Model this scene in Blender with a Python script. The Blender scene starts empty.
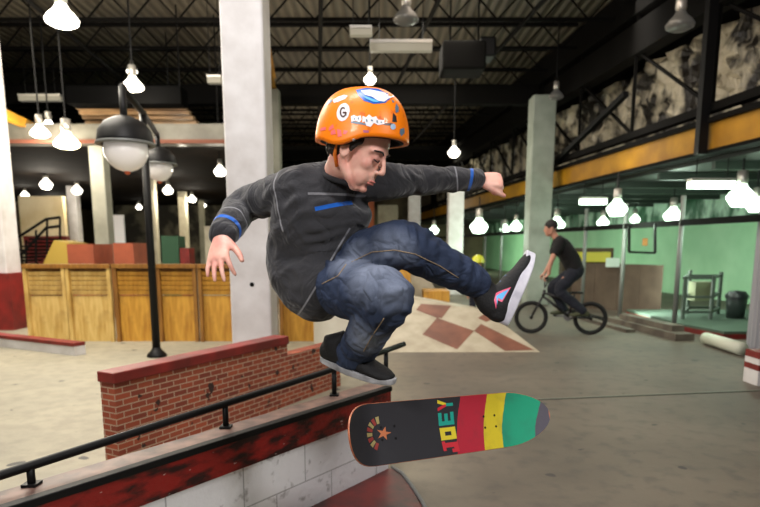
import bpy, bmesh, math, random
from mathutils import Vector, Matrix, noise
from mathutils.bvhtree import BVHTree
from mathutils.geometry import tessellate_polygon
random.seed(7)
SC = bpy.context.scene
COL = SC.collection
V = Vector
# ------------------------------------------------------------------ camera
F = 600.0; TH = math.radians(9.0); CX = 380.0; CH = 1.4
HOR = 245.0; CY = HOR + F*math.tan(TH)
cam = bpy.data.cameras.new('camera'); cam_o = bpy.data.objects.new('camera', cam); COL.objects.link(cam_o)
cam.sensor_width = 36; cam.lens = F/760*36; cam.shift_y = (CY-253.5)/760
cam_o.location = (0, 0, CH); cam_o.rotation_euler = (math.radians(90)-TH, 0, 0)
cam.clip_start = 0.02; cam.clip_end = 200
cam.dof.use_dof = True; cam.dof.focus_distance = 2.0; cam.dof.aperture_fstop = 3.2
SC.camera = cam_o
CAMP = V((0, 0, CH))

def ray(px, py):
    a = (px-CX)/F; b = -(py-CY)/F
    return V((a, math.cos(TH)+b*math.sin(TH), -math.sin(TH)+b*math.cos(TH)))
def P(px, py, Y):
    r = ray(px, py); return CAMP + r*(Y/r.y)
def G(px, py, z=0.0):
    r = ray(px, py); return CAMP + r*((z-CH)/r.z)

def lin(c):
    c = c/255.0
    return c/12.92 if c <= .04045 else ((c+.055)/1.055)**2.4
def rgb(r, g, b): return (lin(r), lin(g), lin(b), 1)

# ------------------------------------------------------------------ materials
def new_mat(name):
    m = bpy.data.materials.new(name); m.use_nodes = True
    nt = m.node_tree; return m, nt, nt.nodes['Principled BSDF']
def mat(name, col, rough=.6, metal=0, col2=None, scale=8, bump=0, bscale=60, stretch=(1,1,1), emit=None, estr=0, detail=5, spec=.5, contrast=(.35,.65), coat=0):
    m, nt, b = new_mat(name)
    N, L = nt.nodes, nt.links
    b.inputs['Base Color'].default_value = col
    b.inputs['Roughness'].default_value = rough
    b.inputs['Metallic'].default_value = metal
    b.inputs['Specular IOR Level'].default_value = spec
    b.inputs['Coat Weight'].default_value = coat
    if emit:
        b.inputs['Emission Color'].default_value = emit; b.inputs['Emission Strength'].default_value = estr
    if col2 or bump:
        tc = N.new('ShaderNodeTexCoord'); mp = N.new('ShaderNodeMapping'); mp.inputs['Scale'].default_value = stretch
        L.new(tc.outputs['Object'], mp.inputs['Vector'])
    if col2:
        n = N.new('ShaderNodeTexNoise'); n.inputs['Scale'].default_value = scale; n.inputs['Detail'].default_value = detail
        L.new(mp.outputs[0], n.inputs['Vector'])
        r = N.new('ShaderNodeValToRGB'); r.color_ramp.elements[0].position = contrast[0]; r.color_ramp.elements[1].position = contrast[1]
        r.color_ramp.elements[0].color = col; r.color_ramp.elements[1].color = col2
        L.new(n.outputs['Fac'], r.inputs['Fac']); L.new(r.outputs['Color'], b.inputs['Base Color'])
    if bump:
        n2 = N.new('ShaderNodeTexNoise'); n2.inputs['Scale'].default_value = bscale; n2.inputs['Detail'].default_value = 4
        L.new(mp.outputs[0], n2.inputs['Vector'])
        bp = N.new('ShaderNodeBump'); bp.inputs['Strength'].default_value = bump; bp.inputs['Distance'].default_value = .01
        L.new(n2.outputs['Fac'], bp.inputs['Height']); L.new(bp.outputs[0], b.inputs['Normal'])
    return m

class NT:
    """small node-maths helper"""
    def __init__(s, m): s.nt = m.node_tree; s.N = s.nt.nodes; s.L = s.nt.links
    def put(s, sock, v):
        if hasattr(v, 'is_output') or isinstance(v, bpy.types.NodeSocket): s.L.new(v, sock)
        else: sock.default_value = v
    def m(s, op, a, b=0.0, c=None):
        n = s.N.new('ShaderNodeMath'); n.operation = op; s.put(n.inputs[0], a); s.put(n.inputs[1], b)
        if c is not None: s.put(n.inputs[2], c)
        return n.outputs[0]
    def vm(s, op, a, b=(0,0,0), out=0):
        n = s.N.new('ShaderNodeVectorMath'); n.operation = op; s.put(n.inputs[0], a); s.put(n.inputs[1], b); return n.outputs[out]
    def mix(s, f, a, b):
        n = s.N.new('ShaderNodeMix'); n.data_type = 'RGBA'; s.put(n.inputs[0], f); s.put(n.inputs[6], a); s.put(n.inputs[7], b); return n.outputs[2]
    def coord(s): return s.N.new('ShaderNodeTexCoord').outputs['Object']
    def noise(s, vec, sc, det=4):
        n = s.N.new('ShaderNodeTexNoise'); s.put(n.inputs['Vector'], vec); n.inputs['Scale'].default_value = sc; n.inputs['Detail'].default_value = det; return n.outputs['Fac']
    def ramp(s, f, els, interp='LINEAR'):
        n = s.N.new('ShaderNodeValToRGB'); s.put(n.inputs[0], f); n.color_ramp.interpolation = interp
        e = n.color_ramp.elements
        while len(e) < len(els): e.new(.5)
        for k, (p, c) in enumerate(els): e[k].position = p; e[k].color = c
        return n.outputs[0]
    def bump(s, h, st=.5, d=.01):
        n = s.N.new('ShaderNodeBump'); s.put(n.inputs['Height'], h); n.inputs['Strength'].default_value = st; n.inputs['Distance'].default_value = d; return n.outputs[0]

# ------------------------------------------------------------------ mesh builder
class MB:
    def __init__(s): s.v = []; s.f = []
    def add(s, vs, fs):
        o = len(s.v); s.v += [V(p) for p in vs]; s.f += [tuple(i+o for i in f) for f in fs]; return s
    def box(s, c, d, M=None):
        c = V(c); h = V(d)*.5
        vs = [V((x*h.x, y*h.y, z*h.z)) for z in (-1,1) for y in (-1,1) for x in (-1,1)]
        if M is not None: vs = [M @ p for p in vs]
        return s.add([c+p for p in vs], [(0,2,3,1),(4,5,7,6),(0,1,5,4),(2,6,7,3),(0,4,6,2),(1,3,7,5)])
    def hexa(s, lo, hi):
        n = len(lo)
        return s.add(list(lo)+list(hi), [tuple(range(n))[::-1], tuple(range(n,2*n))]+[(i,(i+1)%n,n+(i+1)%n,n+i) for i in range(n)])
    def bar(s, p, q, w, h=None, up=(0,0,1)):
        p = V(p); q = V(q); h = h or w; d = (q-p).normalized(); u = V(up)
        if abs(d.dot(u)) > .98: u = V((0,1,0))
        r = d.cross(u).normalized(); u = r.cross(d)
        a = [r*x*w/2+u*y*h/2 for x, y in ((-1,-1),(1,-1),(1,1),(-1,1))]
        return s.hexa([p+k for k in a], [q+k for k in a])
    def tube(s, pts, r, n=10, caps=True):
        pts = [V(p) for p in pts]; rs = r if isinstance(r, (list, tuple)) else [r]*len(pts)
        vs = []; ref = None
        for i, p in enumerate(pts):
            d = (pts[min(i+1, len(pts)-1)]-pts[max(i-1, 0)]).normalized()
            if ref is None: ref = V((0,0,1)) if abs(d.z) < .9 else V((1,0,0))
            x = d.cross(ref).normalized(); y = x.cross(d).normalized(); ref = y
            vs += [p+(x*math.cos(2*math.pi*k/n)+y*math.sin(2*math.pi*k/n))*rs[i] for k in range(n)]
        fs = [(i*n+k, i*n+(k+1)%n, (i+1)*n+(k+1)%n, (i+1)*n+k) for i in range(len(pts)-1) for k in range(n)]
        if caps: fs += [tuple(range(n))[::-1], tuple(range((len(pts)-1)*n, len(pts)*n))]
        return s.add(vs, fs)
    def loft(s, pts, ab, side, n=20, sub=5, cap=True):
        """closed elliptical loft: centres, (a,b) half widths, side vector(s); Catmull-Rom"""
        pts = [V(p) for p in pts]; k = len(pts)
        sides = side if isinstance(side, list) else [side]*k
        def cr(a, b, c, d, t): return .5*((2*b)+(c-a)*t+(2*a-5*b+4*c-d)*t*t+(3*b-a-3*c+d)*t**3)
        C, A, S = [], [], []
        for i in range(k-1):
            i0, i3 = max(i-1, 0), min(i+2, k-1)
            for j in range(sub):
                t = j/sub
                C.append(cr(pts[i0], pts[i], pts[i+1], pts[i3], t))
                A.append((max(.001, cr(ab[i0][0], ab[i][0], ab[i+1][0], ab[i3][0], t)), max(.001, cr(ab[i0][1], ab[i][1], ab[i+1][1], ab[i3][1], t))))
                S.append(V(sides[i]).lerp(V(sides[i+1]), t))
        C.append(pts[-1]); A.append(ab[-1]); S.append(V(sides[-1]))
        rings = []
        m = len(C)
        for i in range(m):
            d = (C[min(i+1, m-1)]-C[max(i-1, 0)]).normalized()
            sx = (S[i]-d*S[i].dot(d)).normalized(); sy = d.cross(sx)
            rings.append((C[i], d, sx, sy, A[i]))
        full = []
        if cap:
            c, d, sx, sy, a = rings[0]; r = min(a)*.6
            for t in (.95, .7, .35): full.append((c-d*r*t, d, sx, sy, (a[0]*math.sqrt(1-t*t), a[1]*math.sqrt(1-t*t))))
        full += rings
        if cap:
            c, d, sx, sy, a = rings[-1]; r = min(a)*.6
            for t in (.35, .7, .95): full.append((c+d*r*t, d, sx, sy, (a[0]*math.sqrt(1-t*t), a[1]*math.sqrt(1-t*t))))
        vs = []
        for c, d, sx, sy, a in full:
            vs += [c+sx*math.cos(2*math.pi*q/n)*a[0]+sy*math.sin(2*math.pi*q/n)*a[1] for q in range(n)]
        m = len(full)
        fs = [(i*n+q, i*n+(q+1)%n, (i+1)*n+(q+1)%n, (i+1)*n+q) for i in range(m-1) for q in range(n)]
        fs += [tuple(range(n))[::-1], tuple(range((m-1)*n, m*n))]
        return s.add(vs, fs)
    def ell(s, c, r, M=None, nu=20, nv=12):
        c = V(c); vs = []; fs = []
        for i in range(nv+1):
            ph = math.pi*i/nv
            for k in range(nu):
                t = 2*math.pi*k/nu
                p = V((r[0]*math.sin(ph)*math.cos(t), r[1]*math.sin(ph)*math.sin(t), r[2]*math.cos(ph)))
                if M is not None: p = M @ p
                vs.append(c+p)
        fs = [(i*nu+k, (i+1)*nu+k, (i+1)*nu+(k+1)%nu, i*nu+(k+1)%nu) for i in range(nv) for k in range(nu)]
        return s.add(vs, fs)
    def lathe(s, c, prof, n=24, M=None):
        c = V(c); vs = []
        for r, z in prof:
            for k in range(n):
                p = V((r*math.cos(2*math.pi*k/n), r*math.sin(2*math.pi*k/n), z))
                vs.append(c+(M @ p if M is not None else p))
        fs = [(i*n+k, i*n+(k+1)%n, (i+1)*n+(k+1)%n, (i+1)*n+k) for i in range(len(prof)-1) for k in range(n)]
        return s.add(vs, fs)
    def torus(s, c, R, r, M, nu=40, nv=8):
        pts = [V(c)+M @ V((R*math.cos(2*math.pi*k/nu), 0, R*math.sin(2*math.pi*k/nu))) for k in range(nu)]
        vs = []
        for k in range(nu):
            rad = (pts[k]-V(c)).normalized(); ax = M @ V((0,1,0))
            vs += [pts[k]+(rad*math.cos(2*math.pi*q/nv)+ax*math.sin(2*math.pi*q/nv))*r for q in range(nv)]
        fs = [(k*nv+q, ((k+1)%nu)*nv+q, ((k+1)%nu)*nv+(q+1)%nv, k*nv+(q+1)%nv) for k in range(nu) for q in range(nv)]
        return s.add(vs, fs)
    def mesh(s, name='m'):
        me = bpy.data.meshes.new(name); me.from_pydata([tuple(p) for p in s.v], [], s.f); me.validate()
        bm = bmesh.new(); bm.from_mesh(me)
        bmesh.ops.remove_doubles(bm, verts=bm.verts, dist=1e-6)
        bmesh.ops.recalc_face_normals(bm, faces=bm.faces); bm.to_mesh(me); bm.free(); return me

def part(name, mb, m, root=None, smooth=False, bevel=0, label=None):
    me = mb.mesh(name) if isinstance(mb, MB) else mb
    me.name = name
    o = bpy.data.objects.new(name, me)
    COL.objects.link(o)
    if root is not None:
        base = V((0,0,0)); r = root
        while r is not None: base += r.location; r = r.parent
        me.transform(Matrix.Translation(-base)); o.parent = root
    if m is not None and not me.materials: me.materials.append(m)
    if smooth:
        for p in me.polygons: p.use_smooth = True
    if bevel:
        b = o.modifiers.new('bevel', 'BEVEL'); b.width = bevel; b.segments = 2; b.limit_method = 'ANGLE'
    if label: o['label'] = label
    return o
def root(name, loc, label=None, cat=None, group=None, kind=None):
    o = bpy.data.objects.new(name, None); COL.objects.link(o); o.location = loc; o.empty_display_size = .1
    return tag(o, label, cat, group, kind)
def tag(o, label=None, cat=None, group=None, kind=None):
    for k, v in (('label', label), ('category', cat), ('group', group), ('kind', kind)):
        if v: o[k] = v
    return o
def single(name, mb, m, label, cat, group=None, smooth=False, bevel=0, kind=None):
    """thing that is one mesh; origin moved to its base"""
    me = mb.mesh(name) if isinstance(mb, MB) else mb
    xs = [v.co for v in me.vertices]
    b = V((sum(p.x for p in xs)/len(xs), sum(p.y for p in xs)/len(xs), min(p.z for p in xs)))
    me.transform(Matrix.Translation(-b))
    o = part(name, me, m, None, smooth, bevel); o.location = b
    return tag(o, label, cat, group, kind)
def struct(name, mb, m, smooth=False):
    return tag(part(name, mb, m, None, smooth), kind='structure')

def fuse(mb, voxel, it=3, fac=.5, fn=None):
    me = mb.mesh('tmp'); o = bpy.data.objects.new('tmp', me); COL.objects.link(o)
    r = o.modifiers.new('r', 'REMESH'); r.mode = 'VOXEL'; r.voxel_size = voxel; r.use_smooth_shade = True
    sm = o.modifiers.new('s', 'SMOOTH'); sm.iterations = it; sm.factor = fac
    dg = bpy.context.evaluated_depsgraph_get(); dg.update()
    out = bpy.data.meshes.new_from_object(o.evaluated_get(dg))
    bpy.data.objects.remove(o)
    if fn:
        nr = [(v.co.copy(), v.normal.copy()) for v in out.vertices]
        for v, (c, n) in zip(out.vertices, nr): v.co = c + n*fn(c)
    for p in out.polygons: p.use_smooth = True
    return out

# ------------------------------------------------------------------ shared materials
M_black = mat('black_steel', rgb(12,12,13), .5, spec=.25)
M_blackmatte = mat('black_paint', rgb(15,14,13), .85, spec=.1)
M_joist = mat('dark_joist_steel', rgb(15,14,13), .75, spec=.1)
M_white = mat('white_paint', rgb(214,212,212), .6, col2=rgb(190,186,184), scale=3, bump=.15, bscale=25)
M_cream = mat('cream_paint', rgb(205,200,180), .6, col2=rgb(178,170,148), scale=3)
M_pcol = mat('grey_column_paint', rgb(132,132,120), .6, col2=rgb(108,108,96), scale=2)
M_red = mat('chipped_red_paint', rgb(132,26,24), .45, col2=rgb(60,18,16), scale=9, bump=.3, contrast=(.45,.75))
M_redclean = mat('red_paint', rgb(128,30,26), .55, col2=rgb(96,24,20), scale=5)
M_rust = mat('rust_brown_panel', rgb(150,74,46), .7, col2=rgb(120,58,36), scale=2)
M_yellow = mat('yellow_beam_paint', rgb(186,134,16), .6, col2=rgb(150,104,12), scale=2)
M_greysteel = mat('grey_steel', rgb(110,112,110), .5, metal=.3)

# ------------------------------------------------------------------ setting: floor, ceiling, walls
def floor_mat():
    m, nt, b = new_mat('worn_concrete'); h = NT(m); c = h.coord()
    n1 = h.noise(c, .7, 5); n2 = h.noise(c, 7, 8); n3 = h.noise(c, 45, 4)
    base = h.ramp(n1, [(.3, rgb(128,124,108)), (.7, rgb(158,150,128))])
    base = h.mix(h.m('MULTIPLY', h.ramp(n2, [(.42, (0,0,0,1)), (.62, (1,1,1,1))]), .4), base, rgb(110,104,92))
    sx = h.N.new('ShaderNodeSeparateXYZ'); h.L.new(c, sx.inputs[0])
    # floor colour runs from beige to a darker grey right of the ledge
    side = h.m('ADD', sx.outputs[0], h.m('MULTIPLY', sx.outputs[1], .02))
    side = h.m('ADD', side, h.m('MULTIPLY', n1, .6))
    greyer = h.ramp(h.m('ADD', h.m('MULTIPLY', side, .35), .28), [(.3, (0,0,0,1)), (.62, (1,1,1,1))])
    grey = h.mix(h.ramp(n1, [(.38, (0,0,0,1)), (.62, (1,1,1,1))]), rgb(88,79,69), rgb(110,99,86))
    grey = h.mix(h.m('MULTIPLY', h.ramp(n2, [(.5, (0,0,0,1)), (.68, (1,1,1,1))]), .5), grey, rgb(66,62,58))
    colr = h.mix(greyer, base, grey)
    spots = h.ramp(h.noise(c, 5.3, 1), [(.72, (0,0,0,1)), (.745, (1,1,1,1))])
    colr = h.mix(spots, colr, rgb(50,48,46))
    colr = h.mix(h.m('MULTIPLY', n3, .25), colr, rgb(80,76,68))
    h.L.new(colr, b.inputs['Base Color']); b.inputs['Roughness'].default_value = .62
    h.L.new(h.bump(h.m('ADD', n2, h.m('MULTIPLY', n3, .4)), .25, .01), b.inputs['Normal'])
    return m
f = MB(); f.add([(-22,-4,0),(20,-4,0),(20,46,0),(-22,46,0)], [(0,1,2,3)])
struct('floor', f, floor_mat())

def deck_mat():
    m, nt, b = new_mat('corrugated_roof_deck'); h = NT(m); c = h.coord()
    w = h.N.new('ShaderNodeTexWave'); w.bands_direction = 'X'; w.inputs['Scale'].default_value = 1.6; w.inputs['Distortion'].default_value = 0
    h.L.new(c, w.inputs['Vector'])
    n = h.noise(c, .6, 4)
    colr = h.mix(n, rgb(120,112,96), rgb(84,78,66))
    colr = h.mix(h.m('MULTIPLY', w.outputs['Fac'], .55), colr, rgb(40,37,32))
    h.L.new(colr, b.inputs['Base Color']); b.inputs['Roughness'].default_value = .6
    h.L.new(h.bump(w.outputs['Fac'], .8, .04), b.inputs['Normal'])
    return m
ZC = 6.0
f = MB(); f.add([(-22,-4,ZC),(20,-4,ZC),(20,46,ZC),(-22,46,ZC)], [(0,3,2,1)])
ceil = struct('ceiling', f, deck_mat())
# open web joists: parts of the ceiling
def joist(y):
    m = MB(); x0, x1 = -15.9, min(5.2, 5.55-.104*y)
    for dz, w in ((-.04, .09), (-.5, .07)): m.box(((x0+x1)/2, y, ZC+dz), (x1-x0, w, .06))
    x = x0; k = 0
    while x < x1-.3:
        a, b = (-.06, -.5) if k % 2 == 0 else (-.5, -.06)
        m.bar((x, y, ZC+a), (x+.42, y, ZC+b), .028); x += .42; k += 1
    part('roof_joist', m, M_joist, ceil)
for k in range(17): joist(8.6+1.62*k)
# deep cross girders + purlin pipes on the ceiling
for y, z0, hh in ((15.6, 5.05, .45), (24, 4.9, .5), (33, 4.8, .6)):
    m = MB(); xe = 5.5-.104*y; m.box(((xe-15.9)/2, y, z0), (xe+15.9, .3, hh)); part('cross_girder', m, M_joist, ceil)
for x, z in ((-8.5,5.3),(-5.2,5.2),(-0.6,5.35),(1.3,5.3),(3.0,5.3)):
    m = MB(); m.tube([(x,7,z),(x-3.1,37,z)], .04, 8); part('ceiling_pipe', m, M_joist, ceil)

wl = MB(); wl.box((-16.2, 20, 3), (.3, 52, 6)); struct('wall_left', wl, mat('dim_brown_wall', rgb(104,88,64), .8, col2=rgb(70,58,44), scale=.8))
wb = MB(); wb.box((-1, 38, 3), (42, .3, 6)); struct('wall_back', wb, mat('back_wall_tan', rgb(150,138,112), .8, col2=rgb(74,66,54), scale=.45, contrast=(.4,.6)))

# ---- right-hand bay: everything lies along a line in plan
def XR(Y, off=0.0): return 5.75+off-.104*Y
def RP(Y, z, off=0.0): return V((XR(Y, off), Y, z))
def strip(y0, y1, z0, z1, o0, o1):
    m = MB(); lo = [RP(y0,z0,o0), RP(y0,z0,o1), RP(y1,z0,o1), RP(y1,z0,o0)]
    return m.hexa(lo, [p+V((0,0,z1-z0)) for p in lo])
M_green = mat('pale_green_wall', rgb(178,226,184), .55, col2=rgb(160,212,168), scale=1.2)
struct('wall_right', strip(2, 37.8, 0, 2.02, 4.6, 4.8), M_green)
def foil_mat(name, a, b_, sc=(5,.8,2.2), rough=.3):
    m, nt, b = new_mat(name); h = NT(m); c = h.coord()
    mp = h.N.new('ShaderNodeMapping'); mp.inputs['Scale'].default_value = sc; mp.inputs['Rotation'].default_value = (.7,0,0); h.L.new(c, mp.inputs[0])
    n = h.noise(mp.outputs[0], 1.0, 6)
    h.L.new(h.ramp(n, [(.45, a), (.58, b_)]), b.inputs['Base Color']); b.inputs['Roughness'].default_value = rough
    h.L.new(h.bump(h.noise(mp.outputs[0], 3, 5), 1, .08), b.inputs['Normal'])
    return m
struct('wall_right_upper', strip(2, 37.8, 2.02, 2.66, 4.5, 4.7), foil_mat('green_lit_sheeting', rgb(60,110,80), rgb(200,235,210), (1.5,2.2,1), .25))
struct('trim_1', strip(2, 37.8, 1.97, 2.06, 4.38, 4.49), M_blackmatte)
struct('ceiling_right_bay', strip(2, 37.8, 2.66, 2.72, .3, 4.8), mat('dark_bay_ceiling', rgb(40,46,42), .5, col2=rgb(20,24,22), scale=1.5))
cg = MB()
for k in range(16):
    Y = 5+k*1.5; cg.bar(RP(Y,2.6,.35), RP(Y,2.6,4.4), .1, .12)
tag(part('trim_2', cg, mat('bay_rafters', rgb(54,62,56), .4)), kind='structure')
# crumpled insulation above the yellow beam
m = MB(); ny, nz = 150, 12
for i in range(ny+1):
    for k in range(nz+1):
        Y = 3+i*30/ny; z = 3.25+k*1.6/nz
        d = noise.noise(V((Y*3.1+z*2.4, z*2.0, 3)))*.22+noise.noise(V((Y*7+z*6, z*5, 9)))*.1
        m.v.append(RP(Y, z, .75+d))
for i in range(ny):
    for k in range(nz):
        a = i*(nz+1)+k; m.f.append((a, a+1, a+nz+2, a+nz+1))
single('insulation_sheeting', m, foil_mat('torn_insulation_plastic', rgb(34,30,26), rgb(205,196,172), (5.5,1.6,1.0), .35), 'torn pale plastic insulation sheeting draped above the long yellow beam', 'insulation', smooth=False)
struct('wall_right_top', strip(2, 37.8, 3.17, 6, 1.3, 1.5), M_blackmatte)
# yellow beam
r_ = root('crane_beam', RP(4, 2.73), 'long yellow steel beam running back along the right side above the green bay', 'beam')
part('beam_web', strip(2.5, 34, 2.76, 3.13, -.04, .06), M_yellow, r_)
part('beam_flange', strip(2.5, 34, 3.13, 3.2, -.12, .3), M_greysteel if 0 else M_blackmatte, r_)
part('beam_flange', strip(2.5, 34, 2.71, 2.76, -.08, .2), M_blackmatte, r_)
# truss over the beam
r_ = root('steel_truss', RP(4, 3.2), 'dark steel roof truss with posts and braces in front of the torn insulation', 'truss')
part('top_chord', strip(2.5, 34, 4.72, 5.25, -.1, .2), M_joist, r_)
part('top_chord', strip(2.5, 34, 5.4, 5.95, -.1, .25), M_joist, r_)
part('bottom_chord', strip(2.5, 34, 3.3, 3.42, -.05, .1), M_joist, r_)
for k in range(12):
    Y = 4.6+k*2.25
    m = MB(); m.bar(RP(Y,3.3), RP(Y,5.4), .05); part('truss_post', m, M_joist, r_)
    m = MB(); m.bar(RP(Y,3.35,.05), RP(Y+2.2,4.75,.05), .045); part('truss_brace', m, M_joist, r_)
m = MB(); m.bar(RP(9.05,2.7,-.15), RP(9.05,6,-.15), .13); part('hanger_post', m, M_black, r_)
m = MB(); m.bar(RP(15.6,3.05,-.12), RP(11.4,4.1,-.12), .1); part('knee_brace', m, M_black, r_)

# ------------------------------------------------------------------ columns
def column(pl, pr, Y, ztop, m, label, name='column', z0=0.0, ypx=280, extra=None):
    a = P(pl, ypx, Y); b = P(pr, ypx, Y); w = b.x-a.x; cx = (a.x+b.x)/2
    if Y > 9: w *= .84
    r = root(name, (cx, Y+w/2, 0), label, 'column')
    mb = MB(); mb.box((cx, Y+w/2, (z0+ztop)/2), (w, w, ztop-z0)); part('shaft', mb, m, r, bevel=.02)
    if extra: extra(r, cx, Y+w/2, w)
    return r
def plate(r, cx, y, w):
    mb = MB(); mb.box((cx, y, .03), (w+.16, w+.16, .06)); part('base_plate', mb, M_greysteel, r)
    mb = MB()
    mb.tube([(cx+.02, y-w/2-.004, 1.02),(cx+.02, y-w/2+.01, 1.02)], .022, 12); part('bolt_hole', mb, M_blackmatte, r)
    for z in ():
        mb = MB(); mb.box((cx, y-w/2-.001, z), (w*.98, .006, .006)); part('seam', mb, mat('seam_grey', rgb(160,158,156), .7), r)
column(229.5, 270, 5.85, ZC, M_white, 'wide white column right behind the brick ledge', extra=plate)
column(265, 281, 14.4, 4.92, M_pcol, 'grey column just right of the wide white column, holding the overhead yellow rail', ypx=150)
def redbase(r, cx, y, w):
    mb = MB(); mb.box((cx, y-.02, .47), (w+.22, w+.22, .94)); part('red_base', mb, M_redclean, r, label='red padded base')
column(-20, 10, 10.0, ZC, M_white, 'white column with a red padded base at the left edge', extra=redbase)
column(96, 113, 12.2, 3.55, M_pcol, 'grey column behind the plywood fence left of the black lamp post')
column(525, 551, 14.2, 4.75, mat('green_lit_grey_column', rgb(168,176,166), .6, col2=rgb(140,150,138), scale=2), 'tall grey column behind the cyclist, reaching the dark truss')  # grey column with the bay's green light mixed into its colour
column(446, 464, 17, 3.15, M_white, 'white column under the yellow beam above the raised left shoe')
column(407, 421, 20, 3.15, M_white, 'slim white column under the yellow beam, left of the other white one')
for (a, b, Y, mt, lb) in ((72, 83, 20, M_white, 'slim white column on a rust brown block far back on the left'),
                      (151, 160, 18, M_cream, 'slim cream column seen directly right of the black lamp post'),
                      (181, 190, 22, M_cream, 'thin cream column far back between lamp post and white column'),
                      (201, 207, 26, M_pcol, 'thinnest grey column far back beside the right hand of the skateboarder')):
    column(a, b, Y, 3.3, mt, lb)
# yellow overhead rail to column 2
m = MB(); m.bar((-2.5, 14.6, 5.08), (-1.50, 6.4, 5.08), .06, .24); m.bar((-2.5,14.6,5.21), (-1.5,6.4,5.21), .2, .03); m.bar((-2.5,14.6,4.95), (-1.5,6.4,4.95), .2, .03)
single('overhead_rail', m, M_yellow, 'yellow overhead steel rail running to the grey column behind the white one', 'beam')

# ------------------------------------------------------------------ left rear: low soffit, duct, panels
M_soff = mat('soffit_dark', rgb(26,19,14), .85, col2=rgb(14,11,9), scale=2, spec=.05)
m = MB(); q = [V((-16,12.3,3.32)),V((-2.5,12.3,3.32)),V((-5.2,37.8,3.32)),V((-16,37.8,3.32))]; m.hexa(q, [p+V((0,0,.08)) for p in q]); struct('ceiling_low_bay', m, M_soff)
m = MB(); a = P(-20,140,12.1); b = P(262,140,12.1)
m.box(((a.x+b.x)/2, 12.1, 3.50), (b.x-a.x, .35, .36)); single('concrete_beam', m, mat('beam_grey', rgb(104,102,92), .6, col2=rgb(74,70,60), scale=2), 'long grey beam over the far left bay behind the globe lamps', 'beam')
m = MB(); m.box(((a.x+b.x)/2, 11.90, 3.35), (b.x-a.x, .06, .07)); single('timber_strip', m, mat('dark_timber', rgb(96,52,34), .8), 'brown timber strip along the lower edge of the long grey beam', 'strip')
m = MB(); p0 = P(77,100,11.5); p1 = P(188,100,11.5); m.box(((p0.x+p1.x)/2, 11.3, (P(100,92,11.5).z+P(100,108,11.5).z)/2), (p1.x-p0.x, .4, .3)); single('air_duct', m, mat('black_duct_paint', rgb(5,5,5), .9, spec=.02), 'black box duct hanging above the globe lamps', 'duct', bevel=.01)
r_ = root('ceiling_baffle', P(135,118,12), 'tan slatted ceiling panel hanging behind the black box duct', 'ceiling panel')
M_tan = mat('tan_board', rgb(160,128,90), .6, col2=rgb(120,94,66), scale=2)
for k in range(5):
    y = 108+k*5; m = MB(); m.bar(P(78+k*3,y,11.8+k*.22), P(186+k*4,y,11.8+k*.22), .16, .07); part('slat', m, M_tan, r_)
m = MB(); m.bar(P(0,112,11), P(44,133,13), .12, .16); single('sloping_beam', m, M_yellow, 'short dull yellow beam sloping down at the left edge under the ceiling', 'beam')

# far left clutter
def pbox(x0, y0, x1, y1, Y, d, m, name, label, cat, bevel=0, group=None):
    a = P(x0, y1, Y); b = P(x1, y0, Y); mb = MB(); z0 = a.z if name in ('sign_strip','paper_sheet') else 0.0
    mb.box(((a.x+b.x)/2, Y+d/2, (z0+b.z)/2), (b.x-a.x, d, b.z-z0))
    return single(name, mb, m, label, cat, group, bevel=bevel)
M_bright = mat('bright_cream_panel', rgb(235,222,190), .7, col2=rgb(205,185,140), scale=1)
pbox(26,196,62,285,19,.2, M_bright, 'partition_wall', 'bright cream partition behind the far stairs, under the small lamps', 'wall')
pbox(120,205,262,285,30,.3, mat('dull_partition', rgb(112,108,92), .8, col2=rgb(50,48,42), scale=1.2, contrast=(.45,.55)), 'partition_wall', 'dull grey partition far back behind the black lamp post', 'wall')
pbox(109,215,123,246,15,.06, mat('white_banner', rgb(236,236,240), .5), 'white_board', 'blank white board standing behind the fence left of the lamp post', 'board')
pbox(69,244,93,275,11.0,.8, M_rust, 'storage_box', 'rust brown box under the slim white column behind the fence', 'box')
pbox(115,243,133,275,11.0,.8, M_rust, 'storage_box', 'rust brown box behind the fence right of the grey column', 'box')
pbox(163,236,178,275,14,.5, mat('dark_green_panel', rgb(38,76,52), .7), 'green_cabinet', 'dark green cabinet behind the fence right of the lamp post', 'cabinet')
pbox(181,248,189,275,14,.4, M_redclean, 'red_box', 'small red box behind the fence beside the dark green cabinet', 'box')
pbox(206,226,220,268,16,.3, M_cream, 'pale_cabinet', 'pale cabinet behind the fence near the lowered hand', 'cabinet')
pbox(26,236,66,268,16,.2, M_redclean, 'low_wall', 'low dark red wall behind the stairs beyond the fence', 'wall')
r_ = root('staircase', G(30,275), 'dark steel staircase with railings going up beyond the fence at far left', 'stairs')
for k in range(9):
    m = MB(); q = P(14+k*3.4, 268-k*3.6, 13.5); m.box((q.x, 13.7, q.z), (.2, 1.0, .04)); part('step', m, M_blackmatte, r_)
for yy in (0, 22):
    m = MB(); m.tube([P(14,262-yy,13.2), P(46,228-yy*.4,13.2), P(60,226-yy*.4,13.2)], .03, 8); part('handrail', m, M_blackmatte, r_)
for x, y in ((16,258),(26,248),(36,238),(47,226),(60,226)):
    m = MB(); m.tube([P(x,y-8,13.2), P(x,y+26,13.2)], .022, 6); part('baluster', m, M_blackmatte, r_)
m = MB(); q = [P(42,266,12.6), P(69,266,12.6), P(69,243,12.6), P(54,240,12.6)]; m.hexa(q, [p+V((0,.8,0)) for p in q])
single('wooden_ramp', m, mat('olive_plywood', rgb(166,140,60), .6), 'small olive yellow wooden ramp beside the far staircase', 'ramp')

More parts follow.
